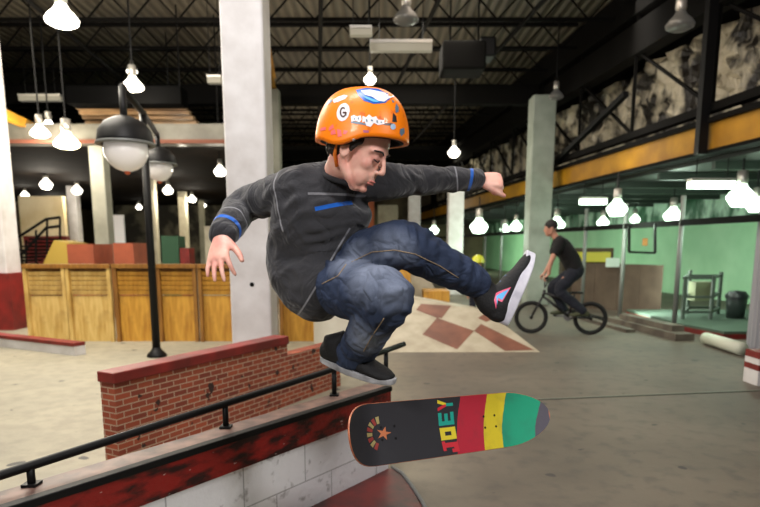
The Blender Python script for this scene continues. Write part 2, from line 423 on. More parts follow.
# ------------------------------------------------------------------ plywood fence
def ply(name, a, b):
    m, nt, bs = new_mat(name); h = NT(m); c = h.coord()
    mp = h.N.new('ShaderNodeMapping'); mp.inputs['Scale'].default_value = (9,1,1.2); h.L.new(c, mp.inputs[0])
    n = h.noise(mp.outputs[0], 2.2, 6); n2 = h.noise(c, 3, 3)
    colr = h.mix(h.ramp(n, [(.35,(0,0,0,1)),(.65,(1,1,1,1))]), a, b)
    colr = h.mix(h.m('MULTIPLY', h.ramp(n2, [(.5,(0,0,0,1)),(.7,(1,1,1,1))]), .5), colr, rgb(120,84,34))
    h.L.new(colr, bs.inputs['Base Color']); bs.inputs['Roughness'].default_value = .5
    return m
PLY = [ply('pale_plywood', rgb(212,182,112), rgb(186,150,78)), ply('golden_plywood', rgb(206,156,62), rgb(172,120,38)), ply('dark_plywood_frame', rgb(150,104,40), rgb(118,76,28))]
fence = [(26,68,0,'leftmost plywood fence panel, pale, next to the red column base'), (68,113,0,'second plywood fence panel, pale and widest, left of the lamp post'),
         (115,157,1,'golden plywood fence panel directly behind the black lamp post'), (158,198,1,'golden plywood fence panel between lamp post and lowered hand'),
         (199,236,1,'golden plywood fence panel ending behind the wide white column'), (237,278,1,'golden plywood fence panel just right of the wide white column'),
         (279,318,1,'rightmost golden plywood fence panel, under the seat of the skateboarder')]
for x0, x1, k, lb in fence:
    Y = 8.7; a = P(x0,300,Y); b = P(x1,300,Y); w = b.x-a.x; cx = (a.x+b.x)/2; H = 1.12
    r_ = root('fence_panel', (cx, Y, 0), lb, 'fence panel', 'plywood fence panels in a row')
    m = MB(); m.box((cx, Y+.04, H*.3), (w-.04, .02, H*.6)); part('plywood_sheet', m, PLY[k], r_)
    for q in range(5):
        z = H*.64+q*.07; m = MB(); m.box((cx, Y+.02, z), (w-.06, .03, .055), Matrix.Rotation(.25,3,'X')); part('slat', m, PLY[k], r_)
    m = MB(); m.box((cx, Y+.05, H*.8), (w-.06, .012, H*.34)); part('backing_board', m, PLY[2], r_)
    for sx in (-1, 1):
        m = MB(); m.box((cx+sx*(w/2-.03), Y, H/2), (.05, .07, H)); part('post', m, PLY[2] if k else PLY[0], r_)
    m = MB(); m.box((cx, Y, H-.02), (w, .1, .06)); part('top_rail', m, PLY[2], r_)

# ------------------------------------------------------------------ low curb left
m = MB(); a, b = G(-30,343), G(75,356); d = (b-a).normalized(); nrm = V((-d.y, d.x, 0))*.16
r_ = root('low_curb', (a+b)/2, 'low white curb with red top edge lying at the far left in front of the fence', 'curb')
hz = V((0,0,.12)); m.hexa([a,b,b+nrm,a+nrm], [p+hz for p in (a,b,b+nrm,a+nrm)]); part('curb_block', m, M_white, r_)
m = MB(); q = [p+hz for p in (a-nrm*.05,b-nrm*.05,b+nrm,a+nrm)]; m.hexa(q, [p+V((0,0,.045)) for p in q]); part('red_coping', m, M_redclean, r_, label='red top edge')

# ------------------------------------------------------------------ street lamp
YL = 7.5; base = G(157,357); base.y = YL
px = P(157,357,YL).x
r_ = root('street_lamp', (px, YL, 0), 'black lamp post with two white globe lamps in front of the plywood fence', 'lamp post')
m = MB(); m.tube([(px,YL,0),(px,YL,2.98)], [.05,.042], 14); part('post', m, M_black, r_, True)
m = MB(); m.lathe((px,YL,0), [(0,.0),(.12,0),(.12,.03),(.07,.08),(.05,.12)], 18); part('post_base', m, M_black, r_, True)
g1, g2 = P(126,150,6.3), P(159,168,8.9)
M_globe = mat('milky_glass_globe', rgb(226,222,218), .25, emit=rgb(255,248,240), estr=.12, coat=.3)
m = MB(); m.tube([(g1.x,g1.y,2.96),(px,YL,2.96),(g2.x,g2.y,2.96)], .035, 10); part('cross_arm', m, M_black, r_, True)
for g, R in ((g1,.215),(g2,.19)):
    m = MB(); m.tube([(g.x,g.y,2.96),(g.x,g.y,g.z+R*1.1)], .035, 10); part('stem', m, M_black, r_, True)
    m = MB(); m.lathe(g, [(.03,R*1.55),(.08,R*1.5),(R*.9,R*1.25),(R*1.2,R*.85),(R*1.25,R*.45),(R*1.28,R*.3),(R*1.15,R*.28),(R*.2,R*.5)], 28); sh = part('lamp_cap', m, M_black, r_, True)
    m = MB(); m.ell(g, (R,R,R)); part('globe', m, M_globe, r_, True)
    m = MB(); m.lathe(g, [(R*1.3,R*.34),(R*1.34,R*.25),(R*1.3,R*.2),(R*1.1,R*.22)], 28); part('rim', m, M_greysteel, r_, True)
    m = MB(); m.ell(g-V((0,0,R*1.02)), (.03,.03,.025), nu=10, nv=6); part('bottom_knob', m, mat('orange_knob', rgb(200,90,50), .5), r_, True)

# ------------------------------------------------------------------ brick ledge
def brick_mat():
    m, nt, b = new_mat('red_brick'); h = NT(m); c = h.coord()
    br = h.N.new('ShaderNodeTexBrick'); br.inputs['Scale'].default_value = 1
    br.inputs['Brick Width'].default_value = .118; br.inputs['Row Height'].default_value = .040; br.inputs['Mortar Size'].default_value = .0042
    br.inputs['Color1'].default_value = rgb(160,76,48); br.inputs['Color2'].default_value = rgb(120,52,36); br.inputs['Mortar'].default_value = rgb(176,150,128)
    br.inputs['Mortar Smooth'].default_value = .2
    mp = h.N.new('ShaderNodeMapping'); mp.inputs['Rotation'].default_value = (0,0,0)
    # x' = distance along wall, y' = z
    sx = h.N.new('ShaderNodeSeparateXYZ'); h.L.new(c, sx.inputs[0])
    cb = h.N.new('ShaderNodeCombineXYZ')
    h.L.new(h.m('ADD', h.m('MULTIPLY', sx.outputs[0], .49-.87), h.m('MULTIPLY', sx.outputs[1], .87+.49)), cb.inputs[0]); h.L.new(sx.outputs[2], cb.inputs[1])
    h.L.new(cb.outputs[0], br.inputs['Vector'])
    chips = h.ramp(h.noise(c, 9, 3), [(.66,(0,0,0,1)),(.68,(1,1,1,1))])
    h.L.new(h.mix(chips, br.outputs['Color'], rgb(54,34,28)), b.inputs['Base Color']); b.inputs['Roughness'].default_value = .8
    h.L.new(h.bump(br.outputs['Fac'], -.6, .01), b.inputs['Normal'])
    return m
M_brick = brick_mat()
HB = .62
A = G(113,373,HB); B = G(287,336,HB); A.z = B.z = 0
d = (B-A).normalized(); nv = V((-d.y, d.x, 0))
r_ = root('brick_ledge', A, 'red brick grind ledge with dark red top, behind the black handrail', 'ledge')
m = MB(); w = .13; q = [A,B,B+nv*w,A+nv*w]; m.hexa(q, [p+V((0,0,HB-.06)) for p in q]); part('brickwork', m, M_brick, r_)
m = MB(); q = [A-nv*.015-d*.01,B-nv*.015+d*.01,B+nv*(w+.015)+d*.01,A+nv*(w+.015)-d*.01]; m.hexa([p+V((0,0,HB-.07)) for p in q], [p+V((0,0,HB)) for p in q]); part('red_top', m, M_redclean, r_, bevel=.008, label='dark red painted top')
E = B+d*.85; m = MB(); q = [B,E,E+nv*w,B+nv*w]; m.hexa(q, [p+V((0,0,.45)) for p in q]); part('lower_step', m, M_brick, r_)

# ------------------------------------------------------------------ white block ledge with red band and handrail
def block_mat():
    m, nt, b = new_mat('white_painted_blocks'); h = NT(m); c = h.coord()
    br = h.N.new('ShaderNodeTexBrick'); br.inputs['Scale'].default_value = 1
    br.inputs['Brick Width'].default_value = .4; br.inputs['Row Height'].default_value = .2; br.inputs['Mortar Size'].default_value = .004
    br.inputs['Color1'].default_value = rgb(232,232,234); br.inputs['Color2'].default_value = rgb(222,222,226); br.inputs['Mortar'].default_value = rgb(176,176,178)
    sx = h.N.new('ShaderNodeSeparateXYZ'); h.L.new(c, sx.inputs[0]); cb = h.N.new('ShaderNodeCombineXYZ')
    h.L.new(h.m('ADD', h.m('MULTIPLY', sx.outputs[0], .6), h.m('MULTIPLY', sx.outputs[1], .8)), cb.inputs[0]); h.L.new(sx.outputs[2], cb.inputs[1])
    h.L.new(cb.outputs[0], br.inputs['Vector'])
    scuff = h.ramp(h.noise(c, 14, 8), [(.6,(0,0,0,1)),(.7,(1,1,1,1))])
    h.L.new(h.mix(h.m('MULTIPLY', scuff, .6), br.outputs['Color'], rgb(110,106,104)), b.inputs['Base Color']); b.inputs['Roughness'].default_value = .6
    h.L.new(h.bump(h.noise(c, 30, 6), .35, .012), b.inputs['Normal'])
    return m
HL = .56
B = G(391,387,HL); A = G(-2,511,HL); A.z = B.z = 0
d = (B-A).normalized(); A = A-d*1.0; nv = V((-d.y, d.x, 0)); w = .165
r_ = root('grind_ledge', A, 'white block ledge with chipped dark red band under the skateboarder', 'ledge')
m = MB(); q = [A+nv*.01,B+nv*.01-d*.01,B+nv*w-d*.01,A+nv*w]; m.hexa(q, [p+V((0,0,HL-.16)) for p in q]); part('block_wall', m, block_mat(), r_)
def chipred():
    m, nt, b = new_mat('chipped_red_band'); h = NT(m); c = h.coord()
    mp = h.N.new('ShaderNodeMapping'); mp.inputs['Scale'].default_value = (1,1,3); h.L.new(c, mp.inputs[0])
    c1 = h.mix(h.ramp(h.noise(mp.outputs[0], 7, 6), [(.42,(0,0,0,1)),(.6,(1,1,1,1))]), rgb(138,28,24), rgb(40,14,14))
    c1 = h.mix(h.ramp(h.noise(mp.outputs[0], 17, 3), [(.7,(0,0,0,1)),(.72,(1,1,1,1))]), c1, rgb(190,170,165))
    h.L.new(c1, b.inputs['Base Color']); b.inputs['Roughness'].default_value = .4
    h.L.new(h.bump(h.noise(c, 40, 4), .4, .01), b.inputs['Normal']); return m
M_chip = chipred()
m = MB(); q = [A,B,B+nv*(w+.01),A+nv*(w+.01)]; m.hexa([p+V((0,0,HL-.16)) for p in q], [p+V((0,0,HL-.006)) for p in q]); part('red_band', m, M_chip, r_, label='chipped dark red band')
m = MB(); q = [A+nv*.03,B+nv*.03,B+nv*w,A+nv*w]; m.hexa([p+V((0,0,HL-.006)) for p in q], [p+V((0,0,HL)) for p in q]); part('worn_top', m, mat('worn_top_paint', rgb(122,92,80), .5, col2=rgb(80,60,54), scale=12, stretch=(1,1,1)), r_, label='worn pinkish brown top')
m = MB(); m.bar(A+nv*.012+V((0,0,HL-.008)), B+nv*.012+V((0,0,HL-.008)), .045, .03); part('steel_coping', m, M_black, r_, bevel=.004, label='black steel edge')
# handrail
r_ = root('handrail', B+nv*.2, 'low black steel handrail mounted along the top of the white block ledge', 'handrail')
def onrail(px, py, t0=nv*.135):
    # intersect the pixel ray with the vertical plane of the rail
    o = B+t0; rr = ray(px, py); nn = V((nv.x, nv.y, 0)); k = (o-CAMP).dot(nn)/rr.dot(nn); return CAMP+rr*k
p0, p1, p2 = onrail(-30,485), onrail(325,372), onrail(404,344)
zr = HL+.09
a = A+nv*.2+V((0,0,p0.z)); 
m = MB(); m.tube([onrail(-60,494.5), p0, onrail(150,427.5), p1, onrail(368,357), p2], .017, 12); part('rail', m, M_black, r_, True)
for x, yt in ((30,465),(225,404),(334,370),(386,350)):
    t = onrail(x, yt); m = MB(); m.tube([V((t.x,t.y,HL-.01)), t], .014, 8); part('rail_post', m, M_black, r_, True)
    m = MB(); m.box((t.x,t.y,HL+.004), (.05,.05,.012)); part('foot_plate', m, M_black, r_)

# ------------------------------------------------------------------ red kicker on the floor
pts = [(425,512),(420,500),(411,486),(402,474),(392,468),(372,468),(350,471),(334,477),(318,490),(300,505),(275,530),(440,530)]
hz = .05
q = [G(x,y,hz) for x, y in pts]
m = MB(); m.hexa([V((p.x,p.y,0)) for p in q], q)
r_ = root('manual_pad', V((q[4].x,q[4].y,0)), 'low glossy dark red rounded pad on the floor below the skateboard', 'skate pad')
part('red_pad', m, mat('dark_red_pad', rgb(96,24,18), .4, col2=rgb(44,16,14), scale=6, contrast=(.4,.65)), r_, bevel=.01)
e = [G(x,y,hz+.002) for x, y in ((392,467),(402,473),(412,486),(422,501),(436,530))]
m = MB(); m.tube(e, .012, 6); part('steel_edge', m, M_greysteel, r_, True, label='grey steel edge')

# ------------------------------------------------------------------ chequered pyramid ramp
Y0 = G(400,352).y; SL = math.tan(math.radians(24))
def BK(px, py, off=0.0):
    r = ray(px, py); # plane z=(Y-Y0)*SL
    k = (0+SL*(0-Y0)-CH)/(r.z-SL*r.y); return CAMP+r*k+V((0,-math.sin(math.radians(24)),math.cos(math.radians(24))))*off
M_chq_c = mat('cream_ramp_tile', rgb(182,174,154), .5, col2=rgb(158,148,128), scale=4)
M_chq_b = mat('brown_ramp_tile', rgb(128,80,62), .5, col2=rgb(104,64,50), scale=4)
r_ = root('chequered_ramp', G(440,352), 'low pyramid ramp painted in cream and brown checks behind the skateboarder', 'ramp')
def flat(z0): return lambda p: V((p.x,p.y,z0))
outer = [(372,353),(540,352),(488,312),(424,300),(400,296)]
top = [BK(x,y) for x, y in outer]
bot = [V((p.x,max(p.y,Y0),0)) for p in top]
back = top[2].y+1.6
m = MB()
zt = top[3].z
Lb, Rb, Rt, Lt, LLt = top
vs = [Lb, Rb, Rt, Lt, LLt, V((Rb.x,10.0,0)), V((Lb.x,10.0,0)), V((Rt.x-.1,max(Rt.y,LLt.y)+.35,Rt.z)), V((LLt.x+.1,max(Rt.y,LLt.y)+.35,LLt.z))]
for p in vs[:2]: p.z = 0
m.add(vs, [(0,1,2,3,4),(1,5,7,2),(0,4,8,6),(5,6,8,7),(2,7,8,4,3)])
part('ramp_body', m, M_chq_c, r_)
def tile(polys, mt, lbl):
    m = MB()
    for pl in polys:
        a = [BK(x,y,.004) for x, y in pl]; b = [BK(x,y,.001) for x, y in pl]; m.hexa(b, a)
    part('painted_check', m, mt, r_, label=lbl)
for pl in ([(437,318),(474,331),(456,351),(408,351)], [(421,304),(451,306),(442,318),(437,318),(416,310)], [(474,331),(481,324),(534,350),(505,351)], [(486,313),(496,318),(486,322),(478,318)]):
    tile([pl], M_chq_b, 'brown painted check')
pbox(314,290,366,345,8.45,.9, mat('cream_block', rgb(214,210,196), .6, col2=rgb(192,186,170), scale=2), 'platform_block', 'cream white platform block behind the bent knee of the skateboarder', 'platform', .01)
pbox(376,262,411,300,10.3,.7, PLY[1], 'wooden_crate', 'yellow plywood crate between the two legs of the skateboarder', 'crate', .01)
pbox(424,291,450,304,10.3,.6, PLY[1], 'low_crate', 'low yellow plywood crate standing behind the top of the chequered ramp', 'crate', .01)
m = MB(); q = [P(413,290,11.6),P(450,293,11.6),P(424,267,11.6),P(413,266,11.6)]
for p in q[:2]: p.z = 0
m.hexa(q, [p+V((0,.8,0)) for p in q])
single('cream_wedge', m, M_chq_c, 'cream wedge ramp behind the low yellow crate', 'ramp')
pbox(366,196,374,262,26,.4, mat('orange_column', rgb(170,90,50), .6), 'orange_post', 'thin orange brown post far back between chest and raised knee', 'post')
pbox(378,205,398,262,28,.4, M_cream, 'pale_partition', 'pale partition far back between chest and raised knee', 'wall')

# ------------------------------------------------------------------ right side clutter
m = MB(); a = G(530,400.5); b = G(765,391); d2 = (b-a).normalized(); a = a-d2*1.5; b = b+d2*2; n2 = V((-d2.y,d2.x,0))*.02
q = [a,b,b+n2,a+n2]; m.hexa(q, [p+V((0,0,.004)) for p in q]); struct('trim_3', m, mat('dark_joint', rgb(44,44,40), .8))
m = MB(); q = [p+n2*1.05 for p in (a,b)]+[b+n2*1.9,a+n2*1.9]; m.hexa(q, [p+V((0,0,.004)) for p in q]); struct('trim_4', m, mat('joint_edge', rgb(128,136,122), .8))
# fence at the green bay
r_ = root('bay_fence', RP(9.5,0,-.1), 'grey steel post fence along the open front of the green bay', 'fence')
m = MB(); m.bar(RP(3,1.74,-.1), RP(34,1.74,-.1), .07, .09); part('top_rail', m, M_blackmatte, r_)
for x, y in ((674,324),(620,310),(582,302),(500,292),(484,290)):
    rr = ray(x,y); k = (5.65)/(rr.x+.104*rr.y); q = CAMP+rr*k
    mb = MB(); mb.tube([(q.x,q.y,0),(q.x,q.y,2.15)], .038, 10); part('fence_post', mb, mat('galvanised_grey', rgb(120,124,120), .5), r_, True)
# hanging frame
r_ = root('hanging_frame', P(643,240,9.6), 'small black hanging frame below the fence rail in the green bay', 'frame')
for a, b in (((629,226),(629,252)),((629,252),(655,253)),((655,253),(655,224))):
    mb = MB(); mb.bar(P(*a,9.9), P(*b,9.9), .035); part('frame_bar', mb, M_black, r_)
mb = MB(); mb.box(P(645,242,9.9), (.08,.02,.12)); part('orange_tag', mb, mat('orange_tag', rgb(210,150,80), .5), r_)
M_brown = mat('brown_board', rgb(92,78,64), .7, col2=rgb(76,62,50), scale=3)
r_ = root('board_panel', G(620,310), 'long brown boarded panel standing behind the cyclist in the green bay', 'panel')
for k in range(4):
    x0 = 573+k*22.8; YY = 13.7-.4*k; a = P(x0,262,YY); b = P(x0+22.6,262,YY-.4); a0 = V((a.x,a.y,0)); b0 = V((b.x,b.y,0)); o_ = V((.02,.07,0)); b.z = a.z = 1.0
    mb = MB(); mb.hexa([a0,b0,b0+o_,a0+o_],[a,b,b+o_,a+o_]); part('board', mb, M_brown, r_)
pbox(560,248,614,320,14.6,.3, mat('dark_board', rgb(80,62,44), .7), 'dark_board', 'dark board with a yellow sign strip behind the long brown panel', 'board')
pbox(576,252,611,262,14.5,.06, mat('yellow_sign', rgb(206,190,60), .5), 'sign_strip', 'yellow sign strip on the dark board behind the cyclist', 'sign')
pbox(606,258,620,267,12.7,.03, mat('white_paper', rgb(210,224,214), .6), 'paper_sheet', 'white paper sheet on top of the brown boarded panel', 'paper')
for o in bpy.data.objects:
    if o.name == 'sign_strip': pass
# rack
r_ = root('metal_rack', G(700,320), 'open grey metal rack cart in front of the green wall at right', 'rack')
M_rack = mat('rack_grey_green', rgb(74,84,76), .5)
for x, yt in ((684,278),(712,276),(688,270),(719,272)):
    Y = 10.4 if x in (684,712) else 11.2
    q = P(x,300,Y); mb = MB(); mb.bar((q.x,q.y,.12), (q.x,q.y,P(x,yt,Y).z), .05); part('rack_post', mb, M_rack, r_)
for y in (278, 297, 312):
    a, b = P(684,y,10.4), P(712,y,10.4); c, e = P(719,y,11.2), P(688,y,11.2); c.z = e.z = a.z
    for u, v in ((a,b),(b,c),(c,e),(e,a)):
        mb = MB(); mb.bar(u, v, .04); part('rack_bar', mb, M_rack, r_)
mb = MB(); q = P(700,291,10.9); mb.box(q, (.3,.25,.34)); single('rack_box', mb, mat('drab_box', rgb(120,126,96), .7), 'drab cardboard box resting inside the open metal rack', 'box')
# bin
q = G(735,325); q = P(735,318,10.6)
r_ = root('waste_bin', (q.x,10.6,.12), 'dark round waste bin on the platform near the right edge', 'bin')
mb = MB(); mb.lathe((q.x,10.6,.12), [(0,0),(.14,0),(.17,.3),(.16,.36)], 20); part('bin_body', mb, mat('dark_bin', rgb(44,52,50), .4), r_, True)
mb = MB(); mb.lathe((q.x,10.6,.12), [(.18,.34),(.19,.4),(.13,.47),(0,.49)], 20); part('bin_lid', mb, mat('bin_lid', rgb(36,40,42), .4), r_, True)
# platform + pallet + pipe
a, b = G(672,333), G(760,352)
a = V((P(676,325,10).x, 9.7, 0))
r_ = root('low_platform', (5.6,10.2,0), 'low platform with green lit top and dark red front at the right', 'platform')
mb = MB(); q = [V((4.95,9.9,0)),V((5.15,8.9,0)),V((7.6,8.9,0)),V((7.6,12,0)),V((4.95,12,0))]; mb.hexa(q, [p+V((0,0,.08)) for p in q]); part('platform_front', mb, M_redclean, r_)
mb = MB(); mb.hexa([p+V((0,0,.08)) for p in q], [p+V((0,0,.12)) for p in q]); part('platform_top', mb, mat('green_lit_top', rgb(72,92,78), .7), r_)  # green light of the bay lamps put into the top's colour
r_ = root('pallet_stack', G(675,330), 'weathered grey timber planks lying at the foot of the green bay', 'planks')
M_plank = mat('grey_timber', rgb(112,104,92), .7, col2=rgb(80,72,64), scale=4)
for k, (y0,y1,of,zz,ww) in enumerate(((10.9,8.75,-.34,.055,.3),(10.6,9.0,-.30,.145,.2),(11.3,9.6,-.70,.03,.16))):
    mb = MB(); mb.bar(RP(y0,zz,of), RP(y1,zz,of), ww, .10 if k < 2 else .05); part('plank', mb, M_plank, r_)
a, b = G(706,338,.09), G(742,349,.09); mb = MB(); mb.tube([a,b], .085, 14); single('white_pipe', mb, mat('white_pvc', rgb(200,204,186), .4), 'short pale pipe lying on the floor beside the timber planks', 'pipe', smooth=True)
a, b = RP(13.0,.03,-.45), RP(10.9,.03,-.45); mb = MB(); mb.bar(a,b,.14,.06); single('dark_kerb', mb, M_blackmatte, 'dark low kerb on the floor behind the rear bicycle wheel', 'kerb')
# corrugated pipe column + striped block
q = P(756,345,8.0)
mb = MB(); prof = []
n = 26
for k in range(n*3):
    z = k*.06; prof.append((.19+.012*math.sin(k*math.pi/1.5), z))
pr = []
for z in range(0, 60): pr.append((.20, z*.06))
vs = []; nn = 40
for z in (0, 3.2):
    for k in range(nn):
        rr = .2+(.012 if k % 2 else -.006); vs.append((q.x+.05+rr*math.cos(2*math.pi*k/nn), 7.9+rr*math.sin(2*math.pi*k/nn), z))
mb.add(vs, [(k,(k+1)%nn,nn+(k+1)%nn,nn+k) for k in range(nn)]+[tuple(range(nn))[::-1], tuple(range(nn,2*nn))])
single('fluted_column', mb, mat('fluted_grey', rgb(150,150,156), .5), 'grey fluted column at the right edge in front of the green wall', 'column')
q = G(757,386)
r_ = root('striped_block', (q.x+.3,q.y+.2,0), 'white block with red stripes at the right edge on the floor', 'block')
for z0, z1, mt in ((0,.15,M_white),(.15,.21,M_redclean),(.21,.27,M_white),(.27,.34,M_redclean)):
    mb = MB(); mb.box((q.x+.3,q.y+.12,(z0+z1)/2), (.6,.24,z1-z0)); part('red_stripe' if mt is M_redclean else 'white_layer', mb, mt, r_)

# ------------------------------------------------------------------ lamps
M_lampw = mat('lit_lamp_white', rgb(255,250,240), .4, emit=rgb(255,248,232), estr=6)
M_lampg = mat('lit_lamp_green', rgb(240,255,240), .4, emit=rgb(225,255,228), estr=5)
M_lampdim = mat('unlit_lamp_reflector', rgb(92,90,84), .35, metal=.4, emit=rgb(255,250,240), estr=.03)
M_alu = mat('brushed_aluminium', rgb(190,186,178), .35, metal=.6)
def light_at(p, energy, col, rad=.15):
    l = bpy.data.lights.new('lamp_light', 'POINT'); l.energy = energy; l.color = col; l.shadow_soft_size = rad
    o = bpy.data.objects.new('lamp_light', l); COL.objects.link(o); o.location = p; return o
def pendant(px_, py_, Y, rpx, m, label, zceil, flat=False, energy=0, col=(1,.9,.75)):
    g = P(px_, py_, Y); R = rpx/F*Y
    r = root('pendant_lamp', g+V((0,0,-R)), label, 'lamp', 'high bay pendant lamps')
    sq = .45 if flat else .8
    mb = MB(); mb.lathe(g, [(0,-R*sq),(R*.6,-R*sq*.95),(R*.95,-R*.25),(R,-R*.05),(R*.8,R*.25),(R*.45,R*.6),(R*.3,R*.9),(0,R*.95)], 18); part('reflector', mb, m, r, True)
    mb = MB(); mb.lathe(g, [(0,R*1.9),(R*.36,R*1.85),(R*.4,R*1.1),(R*.3,R*.8),(0,R*.8)], 14); part('ballast_housing', mb, M_alu, r, True)
    mb = MB(); mb.tube([g+V((0,0,R*1.85)), V((g.x,g.y,max(zceil, g.z+R*2)))], .015, 6); part('hanging_rod', mb, M_black, r)
    if energy: light_at(g+V((0,0,-R*1.2)), energy, col, R)
    return r
W = M_lampw
for a in ((62,19,8.5,15,W,'bright pendant lamp at the upper left corner under the roof joists',ZC,True,260),
          (133,86,10.6,10,W,'bright pendant lamp hanging above the black box duct',ZC,True,160),
          (132,71,14,5,W,'small lamp high above the duct, just over a brighter one',ZC,False,0),
          (40,133,11.5,9,W,'bright pendant lamp left of the globe lamps, below the sloping beam',ZC,True,120),
          (49,128,13,8,W,'pendant lamp crowding the lamp left of the globe lamps',ZC,True,0),
          (67,143,11.55,12,mat('warm_lit_lamp',rgb(255,250,230),.4,emit=rgb(255,240,190),estr=5),'warm glowing lamp in front of the long grey beam',ZC,True,60),
          (46,184,17,6,W,'small pendant lamp over the cream partition, largest of its far cluster',3.33,False,150),
          (77,190,19,5,W,'small pendant lamp above the slim white column far back',3.33,False,60),
          (25,195,21,4,W,'tiny pendant lamp far back beside the left edge column',3.33,False,40),
          (54,202,25,4,W,'tiny pendant lamp in front of the cream partition, lowest on the left',3.33,False,40),
          (168,190,18,5,W,'small pendant lamp far back between lamp post and white column',3.33,False,60),
          (192,199,22,4,W,'tiny pendant lamp far back above the thin cream column',3.33,False,40),
          (139,207,27,3,W,'tiny faint lamp far back just left of the lamp post',3.33,False,0),
          (203,205,28,3,W,'tiny lamp far back beside the thinnest grey column',3.33,False,0),
          (182,135,12.5,7,W,'oval lamp in front of the grey beam, right of the smaller globe',ZC,True,50),
          (171,138,14,4,W,'small lamp touching the oval lamp right of the smaller globe',ZC,False,0),
          (220,171,13,6,W,'pendant lamp touching the left edge of the wide white column',ZC,False,40),
          (370,79,12,6,M_lampw,'small lamp hanging right above the orange helmet',ZC,False,0),
          (454,152,15,6,W,'white pendant lamp above the outstretched left hand',ZC,False,50),
          (406,18,9,12,M_lampdim,'unlit wide pendant lamp at the top centre under the roof joists',ZC,True,0),
          (680,24,8.5,13,M_lampdim,'unlit wide pendant lamp in front of the dark truss at upper right',ZC,True,0),
          (556,96,13,7,M_lampdim,'unlit small pendant lamp beside the top of the tall grey column',ZC,True,0)):
    pendant(*a[:8], energy=a[8])
GC = (.75,1,.8)
for a in ((617,208,10.6,10,'green white bell lamp in the bay above the brown panel',60),
          (741,196,9.0,13,'largest green white bell lamp near the right edge',60),
          (673,215,12.6,9,'green white bell lamp between two larger ones in the bay',60),
          (756,205,10,9,'green white bell lamp cut off by the right edge',0),
          (603,222,14.5,6,'small low green white lamp just left of the bell lamp over the panel',0),
          (557,224,16,8,'green white lamp beside the head of the cyclist',40),
          (479,226,16,9,'bright bell lamp beyond the white column, left of the tall grey column',60),
          (505,229,19,5,'small green lamp between the bright bell lamp and the tall grey column',0),
          (516,226,18,6,'green lamp touching the left side of the tall grey column',40),
          (434,230,20,5,'small white lamp between the two white columns under the beam',0),
          (635,219,18,5,'small green lamp right of the bell lamp over the panel',0)):
    pendant(*a[:4], M_lampg, a[4], 2.64, False, a[5], GC)
def tube_light(x0, x1, y, Y, z, m, label, h=.1):
    a, b = P(x0,y,Y), P(x1,y,Y)
    r = root('fluorescent_light', (a+b)/2, label, 'light fixture', 'fluorescent fixtures')
    mb = MB(); mb.bar(a, b, .14, h); part('tube_cover', mb, m, r, bevel=.01)
    mb = MB(); mb.bar(a+V((0,0,h*.7)), b+V((0,0,h*.7)), .18, h*.4); part('housing', mb, M_alu, r)
    for q in (a.lerp(b,.15), a.lerp(b,.85)):
        mb = MB(); mb.tube([q+V((0,0,h*.8)), V((q.x,q.y,max(z,q.z+h)))], .008, 5); part('hanger', mb, M_black, r)
tube_light(580,606,202,12,2.64,M_lampg,'green white fluorescent light over the brown panel',.1)
tube_light(689,733,185,9,2.64,M_lampg,'green white fluorescent light next to the largest bell lamp',.1)
M_dimtube = mat('dim_fluorescent', rgb(150,146,130), .5, emit=rgb(255,245,220), estr=.12)
tube_light(370,432,48,11,ZC,M_dimtube,'dim long fluorescent light above the helmet under the joists',.13)
tube_light(430,480,96,16,ZC,M_dimtube,'dim fluorescent light farther back, below the longer one',.1)
tube_light(20,62,99,14.2,ZC,M_dimtube,'dim fluorescent light at upper left beyond the black duct',.1)
tube_light(208,222,81,12,ZC,M_dimtube,'dim fluorescent light touching the wide white column',.1)
tube_light(350,372,33,10.2,ZC,M_dimtube,'short dim fluorescent light nearest above the helmet lamp',.1)
# hanging speaker/fan clutter
r_ = root('ceiling_heater', P(470,65,12), 'black unit heater hanging among the roof joists right of centre', 'heater')
mb = MB(); mb.box(P(462,60,12), (.8,.7,.5)); part('heater_body', mb, M_blackmatte, r_, bevel=.04)
mb = MB(); mb.box(P(486,50,12), (.3,.5,.35)); part('heater_duct', mb, M_black, r_, bevel=.04)
for x in (450, 478):
    q = P(x,50,12); mb = MB(); mb.tube([q, V((q.x,q.y,ZC))], .02, 6); part('hanger', mb, M_black, r_)

# ------------------------------------------------------------------ people helpers
def frame(f, up):
    """matrix with columns f, left, up from forward and rough up"""
    f = V(f).normalized(); l = V(up).cross(f).normalized(); u = f.cross(l)
    return Matrix((f, l, u)).transposed()
def skin_mat(name, c1, c2):
    m, nt, b = new_mat(name); h = NT(m); c = h.coord()
    h.L.new(h.mix(h.ramp(h.noise(c, 22, 4), [(.4,(0,0,0,1)),(.65,(1,1,1,1))]), c1, c2), b.inputs['Base Color'])
    b.inputs['Roughness'].default_value = .5; b.inputs['Subsurface Weight'].default_value = .12; b.inputs['Subsurface Radius'].default_value = (.02,.008,.005)
    return m
M_skin = skin_mat('skin', rgb(232,180,162), rgb(220,152,138))
M_hair = mat('dark_brown_hair', rgb(28,18,14), .5, bump=.6, bscale=180)

